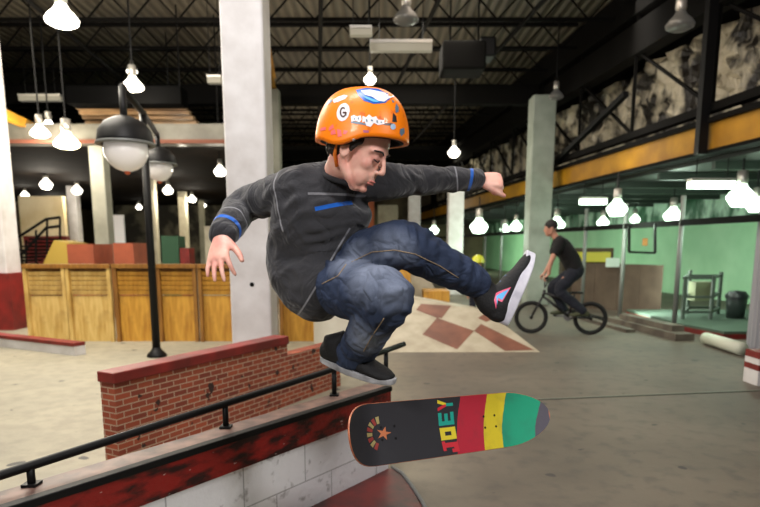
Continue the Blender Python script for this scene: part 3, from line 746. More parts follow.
def hand_geo(mb, W, d, n, t, s=1.0, curl=(.25,.3,.25), spread=.10, thumb=.6, curls=None):
    """W wrist, d finger direction, n back-of-hand normal, t thumb side"""
    d = V(d).normalized(); n = (V(n)-d*V(n).dot(d)).normalized(); t0 = d.cross(n); t = t0 if t0.dot(V(t)) > 0 else -t0
    W = V(W)
    mb.loft([W-d*.03*s, W+d*.01*s, W+d*.045*s, W+d*.08*s, W+d*.092*s], [(.026*s,.018*s),(.029*s,.018*s),(.038*s,.0155*s),(.041*s,.013*s),(.036*s,.010*s)], t, 18, 4)
    rootsx = (.030,.0105,-.0095,-.029); ln = (.074,.082,.076,.060)
    for k in range(4):
        c = curls[k] if curls else curl
        a = spread*(1.2-k*.8)
        dd = (d*math.cos(a)+t*math.sin(a)).normalized()
        p = W+d*(.082 if k in (1,2) else .076)*s+t*rootsx[k]*s
        pts = [p-dd*.02*s, p]; ang = 0
        for q, fr in enumerate((.46,.30,.24)):
            ang += c[q]; p = p+(dd*math.cos(ang)-n*math.sin(ang))*ln[k]*fr*s; pts.append(p)
        r = (.0100,.0098,.0088,.0078,.0066)
        mb.loft(pts, [(x*s,x*s*.95) for x in r], t, 12, 4)
    p = W+d*.022*s+t*.022*s-n*.004*s
    td = (d*math.cos(thumb)+t*math.sin(thumb)-n*.25).normalized(); td2 = (d*math.cos(thumb*.45)+t*math.sin(thumb*.45)-n*.35).normalized()
    p1 = p+td*.040*s; p2 = p1+(td+td2).normalized()*.030*s; p3 = p2+td2*.024*s
    mb.loft([p-td*.01*s, p, p1, p2, p3], [(.013*s,.015*s),(.0155*s,.0165*s),(.0125*s,.0125*s),(.0110*s,.0105*s),(.0088*s,.0080*s)], n, 12, 4)

def head_geo(mb, C, M, s=1.0):
    """cranium, jaw, nose, brow, ears; M columns = forward, left, up"""
    def q(x, y, z): return C+M @ V((x*s, y*s, z*s))
    up = M @ V((0,0,1)); lf = M @ V((0,1,0))
    mb.ell(q(-.015,0,.035), (.096*s,.076*s,.088*s), M, 28, 18)
    mb.loft([q(.022,0,.055), q(.026,0,.02), q(.028,0,-.02), q(.030,0,-.055), q(.038,0,-.085), q(.048,0,-.108)],
            [(.060*s,.062*s),(.060*s,.062*s),(.058*s,.056*s),(.049*s,.052*s),(.036*s,.040*s),(.018*s,.022*s)], lf, 28, 4)
    for sy in (-1, 1):
        mb.loft([q(-.012,.058*sy,-.02), q(-.008,.056*sy,-.055), q(.020,.042*sy,-.082), q(.058,.016*sy,-.104)], [(.013*s,.013*s),(.013*s,.012*s),(.012*s,.012*s),(.012*s,.012*s)], up, 12, 4)
        mb.ell(q(.056,.036*sy,-.020), (.022*s,.019*s,.024*s), M)             # cheek
        mb.loft([q(.080,.012*sy,.026), q(.078,.034*sy,.029), q(.062,.054*sy,.022)], [(.009*s,.008*s),(.009*s,.007*s),(.008*s,.007*s)], up, 10, 4)
        mb.ell(q(.074,.030*sy,.006), (.011*s,.013*s,.010*s), M)              # lidded eye bulge
        mb.ell(q(.098,.009*sy,-.031), (.009*s,.008*s,.007*s), M)             # nostril wing
        E = M @ Matrix.Rotation(sy*-.25, 3, 'Z')
        mb.torus(q(-.008,.077*sy,-.006), .021*s, .0055*s, E @ Matrix.Diagonal((.72,1,1.35)), 28, 8)
        mb.ell(q(-.004,.073*sy,-.010), (.013*s,.006*s,.022*s), M)
    mb.loft([q(.080,0,.026), q(.094,0,.006), q(.104,0,-.014), q(.110,0,-.026)], [(.008*s,.007*s),(.008*s,.008*s),(.009*s,.009*s),(.010*s,.008*s)], lf, 12, 4)
    mb.ell(q(.107,0,-.028), (.010*s,.010*s,.008*s), M)
    mb.ell(q(.080,0,-.050), (.012*s,.026*s,.016*s), M)                       # muzzle
    mb.ell(q(.086,0,-.063), (.010*s,.020*s,.0055*s), M)
    mb.ell(q(.083,0,-.073), (.010*s,.017*s,.006*s), M)
    mb.ell(q(.070,0,-.098), (.017*s,.018*s,.014*s), M)
    for sy in (-1,1): mb.ell(q(.046,.024*sy,-.060), (.036*s,.026*s,.040*s), M)                       # chin
    return q

def cloth(amp, sc, seed, ridge=True):
    def fn(p):
        n = noise.noise(V((p.x*sc, p.y*sc, p.z*sc*.8+seed)))+.4*noise.noise(V((p.x*sc*2.3+7, p.y*sc*2.3, p.z*sc*2.3+seed)))
        return amp*(1-2*abs(n)) if ridge else amp*n
    return fn
def creases(lines, amp, width):
    """explicit fold lines: each (point, direction along fold, reach)"""
    def fn(p):
        d = 0; nz = noise.noise(p*9+V((3,1,2))); nz2 = noise.noise(p*13)
        for c, a, across, reach, ph in lines:
            v = p-c; r = v.length/reach
            if r < 1:
                x = v.dot(across)+.18*v.dot(a)*v.dot(a)/reach
                d += amp*(.45+.9*nz2)*math.sin((x+.035*nz)/width*2*math.pi*(1+.35*math.sin(ph*5))+ph)*(1-r*r)**1.2
        return d
    return fn

# ------------------------------------------------------------------ skateboarder
BASE = V((P(330,290,2.05).x, 2.05, .9))
sk = root('person', BASE, 'teenage skateboarder in orange helmet, grey striped sweater and jeans jumping in mid air', 'person')
HC = P(359,150,1.875)
yaw = math.radians(-21); pit = math.radians(30)
Fv = V((math.cos(yaw)*math.cos(pit), math.sin(yaw)*math.cos(pit), -math.sin(pit)))
HM = frame(Fv, (0,0,1))
# joints
nk = P(338,178,1.95); sR = P(297,188,1.985); sL = P(384,182,2.02)
eR = P(244,206,2.16); wR = P(221,237,1.93); eL = P(434,180,2.20); wL = P(478,179,2.36)
hR = P(330,284,2.05); kR = P(388,297,1.74); aR = P(352,360,2.00)
hL = P(338,266,2.13); kL = P(402,244,1.86); aL = P(480,284,2.03)
def dirn(a, b): return (b-a).normalized()
# ---- the continuous body
mb = MB(); hq = head_geo(mb, HC, HM, .94)
X = V((1,0,.02))
mb.loft([P(337,178,1.97), P(341,170,1.93), hq(-.030,0,-.045), hq(-.025,0,.0)], [(.060,.052),(.050,.050),(.050,.052),(.048,.05)], X, 20, 4)
tor = [P(338,180,1.965), P(330,193,1.99), P(324,210,2.01), P(314,232,2.05), P(309,252,2.09), P(318,272,2.10), P(325,280,2.09)]
mb.loft(tor, [(.06,.055),(.115,.066),(.125,.072),(.115,.07),(.11,.07),(.11,.08),(.10,.075)], X, 24, 4)
for S, E, Wr in ((sR, eR, wR), (sL, eL, wL)):
    mb.loft([S, S.lerp(E,.5), E, E.lerp(Wr,.35), Wr-dirn(E,Wr)*.0], [(.050,.050),(.043,.043),(.036,.036),(.038,.036),(.026,.021)], V((0,0,1)), 16, 4)
for Hh, K, An in ((hR,kR,aR),(hL,kL,aL)):
    mb.loft([Hh, Hh.lerp(K,.5), K, K.lerp(An,.35), An], [(.080,.080),(.068,.068),(.052,.052),(.052,.052),(.036,.036)], V((0,1,.1)), 18, 4)
hdir = (dirn(eR,wR)+V((.12,-.06,-.75))).normalized()
hand_geo(mb, wR, hdir, V((-.35,-1,.12)), V((1,-.2,0)), 1.0, spread=.17, thumb=.75, curls=((.42,.35,.2),(.20,.22,.15),(.12,.2,.15),(.10,.2,.15)))
hand_geo(mb, wL, V((1,.12,-.04)), V((-.1,-.75,.65)), V((0,-.7,-.7)), 1.0, spread=.03, thumb=.45, curls=((1.0,1.4,1.1),)*4)
# feet inside the shoes
body_me = fuse(mb, .0042, 7, .5)
body = part('body', body_me, M_skin, sk)
# lips and eyes: fine surface parts
mb = MB()
for x, z, r in ((.0850,-.0635,.0042),(.0825,-.0725,.0046)): mb.ell(hq(x+.003,0,z), (.0105,.018,r), HM)
part('lips', mb, mat('lips', rgb(196,116,108), .45), sk, True)
for sy in (-1, 1):
    mb = MB(); mb.loft([hq(.086,.018*sy,.0035), hq(.0885,.030*sy,-.0015), hq(.078,.043*sy,.0015)], [(.0022,.0022)]*3, V((0,0,1)), 8, 4); part('eyelashes', mb, M_hair, sk, True)
    mb = MB(); mb.loft([hq(.0895,.014*sy,.024), hq(.0885,.032*sy,.031), hq(.071,.053*sy,.026)], [(.0025,.002),(.0032,.0028),(.002,.002)], V((0,0,1)), 8, 4); part('eyebrow', mb, M_hair, sk, True)
# hair: cap plus sideburns and nape
mb = MB(); mb.ell(hq(-.034,0,.050), (.090,.083,.084), HM, 28, 16)
for sy in (-1,1):
    mb.loft([hq(.018,.070*sy,.035), hq(.010,.077*sy,.012), hq(.008,.076*sy,-.010)], [(.018,.010),(.013,.007),(.006,.004)], HM @ V((1,0,0)), 12, 4)
    mb.loft([hq(-.035,.068*sy,.03), hq(-.045,.062*sy,-.01), hq(-.055,.048*sy,-.045)], [(.030,.014),(.028,.012),(.020,.010)], HM @ V((1,0,0)), 12, 4)
mb.loft([hq(-.085,0,.0), hq(-.082,0,-.035), hq(-.07,0,-.06)], [(.055,.022),(.045,.018),(.03,.012)], HM @ V((0,1,0)), 14, 4)
hm = fuse(mb, .005, 2, .5, lambda p: .0018*noise.noise(p*160))
part('hair', hm, M_hair, sk)

# ---- sweater
def sweater_mat():
    m, nt, b = new_mat('grey_striped_knit'); h = NT(m); c = h.coord()
    n = h.noise(c, 260, 2); n2 = h.noise(c, 12, 4)
    col = h.mix(n2, rgb(52,52,56), rgb(34,34,38)); col = h.mix(h.m('MULTIPLY', n, .5), col, rgb(72,72,76))
    def band(p, ax, w, reach, cc, soft=1.0):
        nonlocal col
        v = h.vm('SUBTRACT', c, tuple(V(p)-BASE)); dt = h.vm('DOT_PRODUCT', v, tuple(V(ax).normalized()), 1)
        a = h.m('LESS_THAN', h.m('ABSOLUTE', dt), w); l = h.m('LESS_THAN', h.vm('LENGTH', v, out=1), reach)
        col = h.mix(h.m('MULTIPLY', h.m('MULTIPLY', a, l), soft), col, cc)
    white, blue = rgb(150,150,156), rgb(28,98,196)
    dR = dirn(eR, wR); dL = dirn(eL, wL); dLa = dirn(sL, eL); dRa = dirn(sR, eR)
    band(wR-dR*.055, dR, .008, .09, blue); band(wR-dR*.115, dR, .003, .09, white, .8)
    band(P(276,197,1.95), dRa, .003, .11, white, .8)
    band(wL-dL*.050, V((1,0,-.12)), .0065, .09, blue); band(wL-dL*.13, V((1,0,.14)), .003, .09, white, .8)
    band(P(340,194,1.9), V((.02,0,1)), .0035, .10, white, .6)
    band(P(337,204.5,1.9), V((-.20,0,1)), .0062, .070, blue)
    band(P(320,279,1.95), V((.86,.1,-.52)), .003, .19, white, .75)
    h.L.new(col, b.inputs['Base Color']); b.inputs['Roughness'].default_value = .9; b.inputs['Specular IOR Level'].default_value = .2
    b.inputs['Sheen Weight'].default_value = .25
    wr = h.N.new('ShaderNodeTexNoise'); h.L.new(c, wr.inputs['Vector']); wr.inputs['Scale'].default_value = 9; wr.inputs['Detail'].default_value = 2; wr.inputs['Distortion'].default_value = 1.2
    b1 = h.N.new('ShaderNodeBump'); h.L.new(h.m('ABSOLUTE', h.m('SUBTRACT', wr.outputs['Fac'], .5)), b1.inputs['Height']); b1.inputs['Strength'].default_value = .5; b1.inputs['Distance'].default_value = .05
    b2 = h.N.new('ShaderNodeBump'); h.L.new(n, b2.inputs['Height']); b2.inputs['Strength'].default_value = .35; b2.inputs['Distance'].default_value = .004
    h.L.new(b1.outputs[0], b2.inputs['Normal']); h.L.new(b2.outputs[0], b.inputs['Normal']); return m
mb = MB()
mb.loft([P(338,180,1.965), P(332,189,1.985), P(325,205,2.00), P(316,226,2.03), P(306,250,2.08), P(309,268,2.08), P(320,278,2.06), P(328,281,2.05)],
        [(.075,.068),(.142,.084),(.156,.100),(.150,.104),(.132,.102),(.142,.116),(.148,.128),(.142,.128)], [X,X,X,X,X,V((.95,0,.1)),V((.55,0,.83)),V((.52,0,.85))], 28, 5)
mb.loft([P(318,186,1.985), sR, sR.lerp(eR,.5), eR, eR.lerp(wR,.5), wR-dirn(eR,wR)*.012], [(.060,.060),(.070,.066),(.062,.060),(.056,.055),(.052,.050),(.044,.042)], V((0,0,1)), 20, 5)
mb.loft([P(352,186,2.0), sL, sL.lerp(eL,.5), eL, eL.lerp(wL,.5), wL-dirn(eL,wL)*.004], [(.056,.056),(.058,.058),(.050,.050),(.047,.046),(.044,.042),(.036,.034)], V((0,0,1)), 20, 5)
cr = creases([(P(285,200,1.93), V((.6,0,.8)), V((-.6,.1,.8)), .13, 0), (P(245,212,2.1), V((0,0,1)), V((-.8,0,.6)), .12, 1),
              (P(330,240,1.95), V((.8,0,.6)), V((-.35,0,.95)), .17, .5), (P(300,262,2.0), V((.7,0,.7)), V((-.5,0,.85)), .16, 2),
              (P(410,182,2.1), V((0,0,1)), V((.6,.3,.7)), .10, 0), (P(450,182,2.25), V((0,0,1)), V((.9,.3,0)), .02, 1), (P(355,215,1.92), V((.8,0,.5)), V((-.5,0,.85)), .1, 1)], .0065, .048)
cl = cloth(.0045, 11, 2)
part('sweater', fuse(mb, .0060, 5, .5, lambda p: cr(p)+cl(p)), sweater_mat(), sk)
mb = MB(); NR = frame(V((.45,-.62,.64)), (0,0,1))
# ribbed collar
cc = P(345,178,1.935); ax = V((.22,-.30,.93)).normalized(); u1 = ax.cross(V((0,1,0))).normalized(); u2 = ax.cross(u1)
pts = [cc+u1*.066*math.cos(t*math.pi/18)+u2*.062*math.sin(t*math.pi/18) for t in range(37)]
mb.tube(pts, .0085, 8); part('collar', mb, mat('dark_rib_collar', rgb(40,40,44), .9), sk, True)

# ---- jeans
def jeans_mat():
    m, nt, b = new_mat('blue_denim'); h = NT(m); c = h.coord()
    n = h.noise(c, 9, 5); fine = h.noise(c, 380, 2)
    mp = h.N.new('ShaderNodeMapping'); mp.inputs['Scale'].default_value = (1,1,1); h.L.new(c, mp.inputs[0])
    fade = None
    for p, r in ((P(378,262,1.74), .15), (P(395,285,1.66), .10), (P(352,262,1.88), .09), (P(365,340,1.8), .09)):
        l = h.vm('LENGTH', h.vm('SUBTRACT', c, tuple(V(p)-BASE)), out=1)
        f1 = h.m('SUBTRACT', 1.0, h.m('MINIMUM', h.m('DIVIDE', l, r), 1.0))
        fade = f1 if fade is None else h.m('MAXIMUM', fade, f1)
    col = h.mix(n, rgb(40,50,72), rgb(64,76,102))
    col = h.mix(h.m('MULTIPLY', h.m('POWER', fade, .8), h.m('ADD', .35, h.m('MULTIPLY', n, .9))), col, rgb(150,160,180))
    col = h.mix(h.m('MULTIPLY', fine, .35), col, rgb(24,32,52))
    h.L.new(col, b.inputs['Base Color']); b.inputs['Roughness'].default_value = .85; b.inputs['Specular IOR Level'].default_value = .2
    wr = h.N.new('ShaderNodeTexNoise'); h.L.new(c, wr.inputs['Vector']); wr.inputs['Scale'].default_value = 11; wr.inputs['Detail'].default_value = 2; wr.inputs['Distortion'].default_value = .9
    rd_ = h.m('ABSOLUTE', h.m('SUBTRACT', wr.outputs['Fac'], .5))
    b1 = h.N.new('ShaderNodeBump'); h.L.new(rd_, b1.inputs['Height']); b1.inputs['Strength'].default_value = .75; b1.inputs['Distance'].default_value = .045
    b2 = h.N.new('ShaderNodeBump'); h.L.new(h.m('ADD', fine, h.noise(c, 40, 4)), b2.inputs['Height']); b2.inputs['Strength'].default_value = .4; b2.inputs['Distance'].default_value = .004
    h.L.new(b1.outputs[0], b2.inputs['Normal']); h.L.new(b2.outputs[0], b.inputs['Normal']); return m
M_jean = jeans_mat()
mb = MB()
mb.loft([P(318,268,2.11), P(324,279,2.10), P(330,288,2.08)], [(.105,.085),(.112,.090),(.105,.085)], V((.7,0,.7)), 24, 5)
mb.loft([hR, hR.lerp(kR,.33), hR.lerp(kR,.7), kR+V((.005,0,.004)), kR.lerp(aR,.30), kR.lerp(aR,.65), aR+V((0,0,.004))],
        [(.086,.090),(.094,.098),(.082,.086),(.070,.072),(.068,.068),(.064,.062),(.060,.058)], V((0,1,.1)), 24, 6)
mb.loft([hL, hL.lerp(kL,.35), hL.lerp(kL,.7), kL, kL.lerp(aL,.30), kL.lerp(aL,.65), aL-dirn(kL,aL)*.01],
        [(.098,.098),(.092,.090),(.082,.080),(.073,.071),(.068,.066),(.060,.058),(.052,.050)], V((0,1,.1)), 24, 6)
kd = dirn(kR,aR)
cr2 = creases([(P(398,318,1.72), V((1,0,0)), V((-.3,.2,.9)), .10, 0), (P(345,350,1.95), V((1,0,0)), kd, .12, 1), (P(372,335,1.82), V((1,0,.3)), kd, .10, 2),
               (P(330,268,1.98), V((0,0,1)), V((.8,0,.6)), .12, 0), (P(425,240,1.85), V((0,0,1)), V((.85,.2,-.4)), .10, 0), (P(465,270,1.95), V((0,1,0)), dirn(kL,aL), .11, 1),
               (P(385,262,1.9), V((1,0,.3)), V((-.3,0,.95)), .10, 0)], .0062, .040)
cl2 = cloth(.0050, 14, 5)
jn = part('jeans', fuse(mb, .0058, 4, .5, lambda p: cr2(p)+cl2(p)), M_jean, sk)
# seams, pocket stitch
def on_mesh(me, off, px_, py_):
    bv = on_mesh.cache.get(me.name)
    if bv is None:
        bv = BVHTree.FromPolygons([v.co+on_mesh.base[me.name] for v in me.vertices], [tuple(p.vertices) for p in me.polygons]); on_mesh.cache[me.name] = bv
    r = ray(px_, py_).normalized(); hit = bv.ray_cast(CAMP, r)
    return (hit[0]+hit[1]*off*(1 if hit[1].dot(r) < 0 else -1)) if hit[0] else None
on_mesh.cache = {}; on_mesh.base = {}
on_mesh.base[jn.data.name] = BASE
M_stitch = mat('tan_stitching', rgb(150,130,104), .8)
def stitch(pl, r=.0016):
    pts = []
    for (x0,y0),(x1,y1) in zip(pl, pl[1:]):
        for k in range(6):
            t = on_mesh(jn.data, .0008, x0+(x1-x0)*k/6, y0+(y1-y0)*k/6)
            if t: pts.append(t)
    if len(pts) > 3:
        s = MB(); s.tube(pts, r, 6); part('seam', s, M_stitch, jn, True)
stitch([(352,262),(372,252),(395,250),(415,254),(440,266),(462,280)]); stitch([(322,284),(338,276),(348,262)]); stitch([(384,318),(372,336),(362,354)])

# ---- shoes
def shoe(heel, toe, upv, w, ankle, upper, sole, label, sh=.033):
    """shoe upper is the part, sole, laces and patches are its sub-parts"""
    heel = V(heel); toe = V(toe); x = (toe-heel); L = x.length; x.normalize(); z = V(upv); z = (z-x*z.dot(x)).normalized(); y = z.cross(x)
    def q(a, b, c): return heel+x*a*L+y*b+z*c
    mb = MB()
    mb.loft([q(.04,0,.045), q(.16,0,.048), q(.34,0,.050), q(.52,0,.044), q(.70,0,.034), q(.86,0,.028), q(.96,0,.024)],
            [(.030,.034),(.037,.040),(.038,.042),(.041,.036),(.046,.026),(.042,.020),(.026,.014)], y, 24, 5)
    mb.loft([q(.20,0,.05), q(.19,0,.085), ankle], [(.040,.052),(.038,.048),(.036,.040)], y, 20, 5)
    me = fuse(mb, .0045, 3, .5)
    up = part('shoe', me, upper, sk, label=label); on_mesh.base[up.data.name] = BASE
    # sole: outline extruded
    out = []
    for k in range(40):
        t = 2*math.pi*k/40; a = .5-.5*math.cos(t); ww = .034+.014*math.sin(min(a,1)*math.pi*.5+.2)*(1 if a > .35 else .8)
        ww *= max(0, math.sin(math.pi*min(1,max(0,a)))**.35) if 0 < a < 1 else 0
        out.append((a*1.04-.02, ww*(1 if math.sin(t) > 0 else -1)))
    mb = MB(); mb.hexa([q(a,b,.0+.010*max(0,a-.8)*5*.6) for a, b in out], [q(a,b,sh+.010*max(0,a-.8)*5*.6) for a, b in out])
    so = part('sole', mb, sole, up, bevel=.004)
    return q, up, so
M_shoeblk = mat('black_suede', rgb(14,14,17), .75, bump=.3, bscale=120)
M_solew = mat('white_rubber_sole', rgb(214,212,222), .5, col2=rgb(186,184,198), scale=20)
M_soleg = mat('grey_rubber_sole', rgb(188,188,192), .5, col2=rgb(110,110,112), scale=14)
# part() subtracts every ancestor's location, so give the parts the person as base
qR, shR, soR = shoe(P(322,361,2.04), P(393,386,1.90), V((.28,-.25,1)), .05, aR, M_shoeblk, M_soleg, 'black skate shoe with thin grey sole', sh=.021)
qL, shL, soL = shoe(P(508,325,2.00), P(536,256,2.06), V((-1,-.12,-.30)), .05, aL+V((.0,0,0)), M_shoeblk, M_solew, 'black skate shoe with thick white sole and blue and pink star')
def decal(obj, polys, mt, name, off=.0009, sub=2, label=None):
    """patch of a flat shape laid on the surface of obj; polys in photo pixels"""
    vs = []; fs = []
    for pl in polys:
        tri = tessellate_polygon([[V((x,y,0)) for x, y in pl]])
        bm = bmesh.new(); bv = [bm.verts.new((x,y,0)) for x, y in pl]
        for t in tri:
            try: bm.faces.new([bv[i] for i in t])
            except ValueError: pass
        for _ in range(sub): bmesh.ops.subdivide_edges(bm, edges=[e for e in bm.edges if e.calc_length() > 2.0], cuts=1); bmesh.ops.triangulate(bm, faces=bm.faces)
        bm.verts.index_update(); o = len(vs); pts = [on_mesh(obj.data, off, v.co.x, v.co.y) for v in bm.verts]
        ok = [p is not None for p in pts]; vs += [p if p is not None else V((0,0,0)) for p in pts]
        fs += [tuple(v.index+o for v in f.verts) for f in bm.faces if all(ok[v.index] for v in f.verts)]; bm.free()
    used = sorted({i for f in fs for i in f}); mp = {i: k for k, i in enumerate(used)}
    m = MB(); m.v = [vs[i] for i in used]; m.f = [tuple(mp[i] for i in f) for f in fs]
    if not m.f: return None
    return part(name, m, mt, obj, True, label=label)
M_blue = mat('sticker_blue', rgb(20,96,190), .35); M_lblue = mat('sticker_light_blue', rgb(96,180,235), .4); M_pink = mat('sticker_pink', rgb(236,96,130), .4)
M_swhite = mat('sticker_white', rgb(238,236,240), .35); M_sblack = mat('sticker_black', rgb(24,22,26), .4); M_sgrey = mat('sticker_grey', rgb(96,120,140), .4); M_spurp = mat('sticker_purple', rgb(176,92,120), .4)
decal(shL, [[(511,287),(502,302),(497,300),(496,309),(494,300),(496,293),(503,290)]], M_pink, 'star_patch')
decal(shL, [[(509,289),(502,300),(498,298),(497,305),(496,296),(503,292)]], M_lblue, 'star_patch', off=.0018)
for a, b in ((.36,.066),(.46,.060),(.56,.052)):
    mb = MB(); mb.tube([qL(a,-.03,b-.012), qL(a+.02,-.012,b+.02), qL(a+.02,.012,b+.02), qL(a,.03,b-.012)], .0042, 8); part('lace', mb, mat('blue_grey_lace', rgb(96,128,170), .7), shL, True)
    mb = MB(); mb.tube([qR(a,-.03,b-.012), qR(a+.02,-.012,b+.014), qR(a+.02,.012,b+.014), qR(a,.03,b-.012)], .0038, 8); part('lace', mb, M_sblack, shR, True)

# ---- helmet
hyaw = math.radians(-16); hp = math.radians(3)
HF = frame(V((math.cos(hyaw)*math.cos(hp), math.sin(hyaw)*math.cos(hp), -math.sin(hp))), V((0,.02,1)))
HO = P(364,143,1.885)
def hel(a, b, c): return HO+HF @ V((a, b, c))
def rim(t):   # lower edge height round the head; t = 0 front
    c = math.cos(t); s_ = abs(math.sin(t))
    z = .002 if c > .2 else .002-.004*min(1,(.2-c)/.3)
    z -= .021*math.exp(-((abs(t if t < math.pi else 2*math.pi-t)-1.85)/.38)**2)
    return z
def dome(ax, ay, az, zoff=0.0, n=72, nv=26):
    v = []
    for i in range(nv+1):
        w = i/nv*math.pi/2
        for k in range(n):
            t = 2*math.pi*k/n; c, s_ = math.cos(t), math.sin(t)
            e = math.cos(w)**.66; zz = az*math.sin(w)**.95
            x = ax*math.copysign(abs(c)**.92, c)*e*(1.0 if c > 0 else 1.04); y = ay*math.copysign(abs(s_)**.92, s_)*e
            v.append(hel(x-.004, y, zoff+rim(t)*(1-math.sin(w))+zz))
    return v
n, nvv = 72, 26
o1 = dome(.140,.114,.156); i1 = dome(.125,.099,.141)
m = MB(); K = n*(nvv+1); m.v = [V(p) for p in o1+i1]
for i in range(nvv):
    for k in range(n):
        a, b, c, d = i*n+k, i*n+(k+1)%n, (i+1)*n+(k+1)%n, (i+1)*n+k
        m.f.append((a,b,c,d)); m.f.append((K+d,K+c,K+b,K+a))
for k in range(n): m.f.append((k, K+k, K+(k+1)%n, (k+1)%n))
def helmet_mat():
    mm, nt, b = new_mat('orange_helmet_shell'); b.inputs['Specular IOR Level'].default_value = .35; h = NT(mm); c = h.coord()
    n1 = h.noise(c, 30, 6)
    col = h.mix(h.ramp(n1, [(.58,(0,0,0,1)),(.72,(1,1,1,1))]), rgb(255,132,8), rgb(206,92,16))
    h.L.new(col, b.inputs['Base Color']); b.inputs['Roughness'].default_value = .42; b.inputs['Coat Weight'].default_value = .1; return mm
he = part('helmet', m, helmet_mat(), sk, True); on_mesh.base[he.data.name] = BASE
i2 = dome(.1245,.0985,.1405); m = MB(); m.v = [V(p) for p in i2]+[V(p) for p in dome(.112,.086,.128,.0)]
for i in range(nvv):
    for k in range(n):
        a, b, c, d = i*n+k, i*n+(k+1)%n, (i+1)*n+(k+1)%n, (i+1)*n+k
        m.f.append((a,b,c,d)); m.f.append((K+d,K+c,K+b,K+a))
for k in range(n): m.f.append((k, K+k, K+(k+1)%n, (k+1)%n))
part('padding', m, mat('black_padding', rgb(18,16,16), .9), he, True, label='black inner padding')
mb = MB(); mb.tube([hel(-.085,-.085,-.01), hq(-.045,-.070,-.01), hq(-.04,-.062,-.045), hq(-.02,-.05,-.075)], .006, 8); part('strap', mb, mat('orange_strap', rgb(226,120,30), .6), he, True)
def ell_poly(cx, cy, rx, ry, rot=0, n=22):
    return [(cx+rx*math.cos(t)*math.cos(rot)-ry*math.sin(t)*math.sin(rot), cy+rx*math.cos(t)*math.sin(rot)+ry*math.sin(t)*math.cos(rot)) for t in (2*math.pi*k/n for k in range(n))]
decal(he, [ell_poly(343.3,112.2,6.2,9.2,.28)], M_swhite, 'sticker', .0008)
def arc(cx, cy, rx, ry, a0, a1, w, n=12):
    o = [(cx+rx*math.cos(a0+(a1-a0)*k/n), cy+ry*math.sin(a0+(a1-a0)*k/n)) for k in range(n+1)]
    return o+[(cx+(rx-w)*math.cos(a0+(a1-a0)*k/n), cy+(ry-w)*math.sin(a0+(a1-a0)*k/n)) for k in range(n,-1,-1)]
decal(he, [arc(343.3,112.4,3.4,5.2,5.4,5.4-4.6,1.5), [(343,112),(346.8,112),(346.6,116),(345,116),(345.2,113.6),(343,113.6)]], mat('sticker_brown', rgb(70,36,24), .4), 'sticker_letter', .0016)
decal(he, [[(356,90),(366,88),(378,89),(388,94),(390,99),(385,103),(374,104),(364,101),(358,95)]], M_blue, 'sticker', .0008)
decal(he, [[(361,91),(370,90),(380,92),(393,94),(394,97),(388,99),(384,102),(378,101),(372,97),(365,95)]], M_swhite, 'sticker', .0016)
decal(he, [[(363,96),(369,98),(375,100),(380,102.5),(373,102),(366,99)]], M_lblue, 'sticker', .0020)
decal(he, [[(333,100),(338,97),(344,95),(348,96),(345,99),(338,102),(334,103)]], M_swhite, 'sticker', .0008)
decal(he, [[(326,102),(331,99),(333,101),(328,105)]], M_sgrey, 'sticker', .0008)
# worn lettering strip: pale blocks on a dark outline, unreadable in the photo
decal(he, [[(351,121),(360,122),(368,124.4),(368,125.6),(359,124.2),(351,123)]], M_sgrey, 'sticker', .0008)
decal(he, [[(351,116.5),(354,115),(357,116.6),(361,115.6),(361.6,120),(359.4,122.4),(356,120.6),(351.6,122)], [(362.6,116),(366,117.4),(369,114.6),(372.6,117.4),(376,116.4),(378,119.6),(383.8,120.4),(384.6,124),(378,125.2),(374,123),(370.6,127),(366.4,125.8),(364.6,121.6),(362.4,122.6)]], M_swhite, 'sticker', .0014)
decal(he, [[(354,118),(355,118),(355.4,120),(354.2,120)],[(358,117.4),(359.4,118),(358.8,120),(357.8,119.4)],[(366,119.4),(367.2,119.4),(367.6,121.8),(366.4,122)],[(371,119.6),(373,120.2),(372.6,121.6),(371,121)],[(376.4,120.4),(377.6,120.6),(377.8,123),(376.6,122.8)],[(380.4,121.8),(382,122),(381.8,123),(380.6,123)]], M_sgrey, 'sticker', .0020)
decal(he, [[(384,123.5),(391,123),(394,124),(394,126),(384,125)],[(393,113),(396,116),(396.6,122),(392,122)]], M_sblack, 'sticker', .0012)
decal(he, [ell_poly(392.8,126.8,2.6,3.0)], mat('sticker_pale_blue', rgb(160,190,220), .4), 'sticker', .0016)
decal(he, [[(400,129),(404,128),(404.5,133),(401,136.5),(399.5,133)]], M_sgrey, 'sticker', .0008)
decal(he, [[(396,103),(398.6,107),(398.4,112),(395.6,113),(395,108)],[(391,99),(394.6,102),(392.6,103)]], M_sgrey, 'sticker', .0008)
decal(he, [[(381,137),(388,138),(388,140.5),(381,139)],[(363,130),(369,130.4),(368.6,132.8),(363.4,132.6)]], M_spurp, 'sticker', .0008)
decal(he, [[(329,128),(333,124),(334,128),(329,131)],[(331,131),(335,129),(336,134),(331,135)],[(337,129),(341,130),(342,136),(338,137)],[(344,130),(348,131),(346,134),(343,134)],[(321,128),(326,127),(326,130),(320,131)]], mat('sticker_red_pink', rgb(240,110,110), .4), 'sticker', .0008)
decal(he, [ell_poly(354,140,1.6,1.4)], M_swhite, 'rivet', .0012)

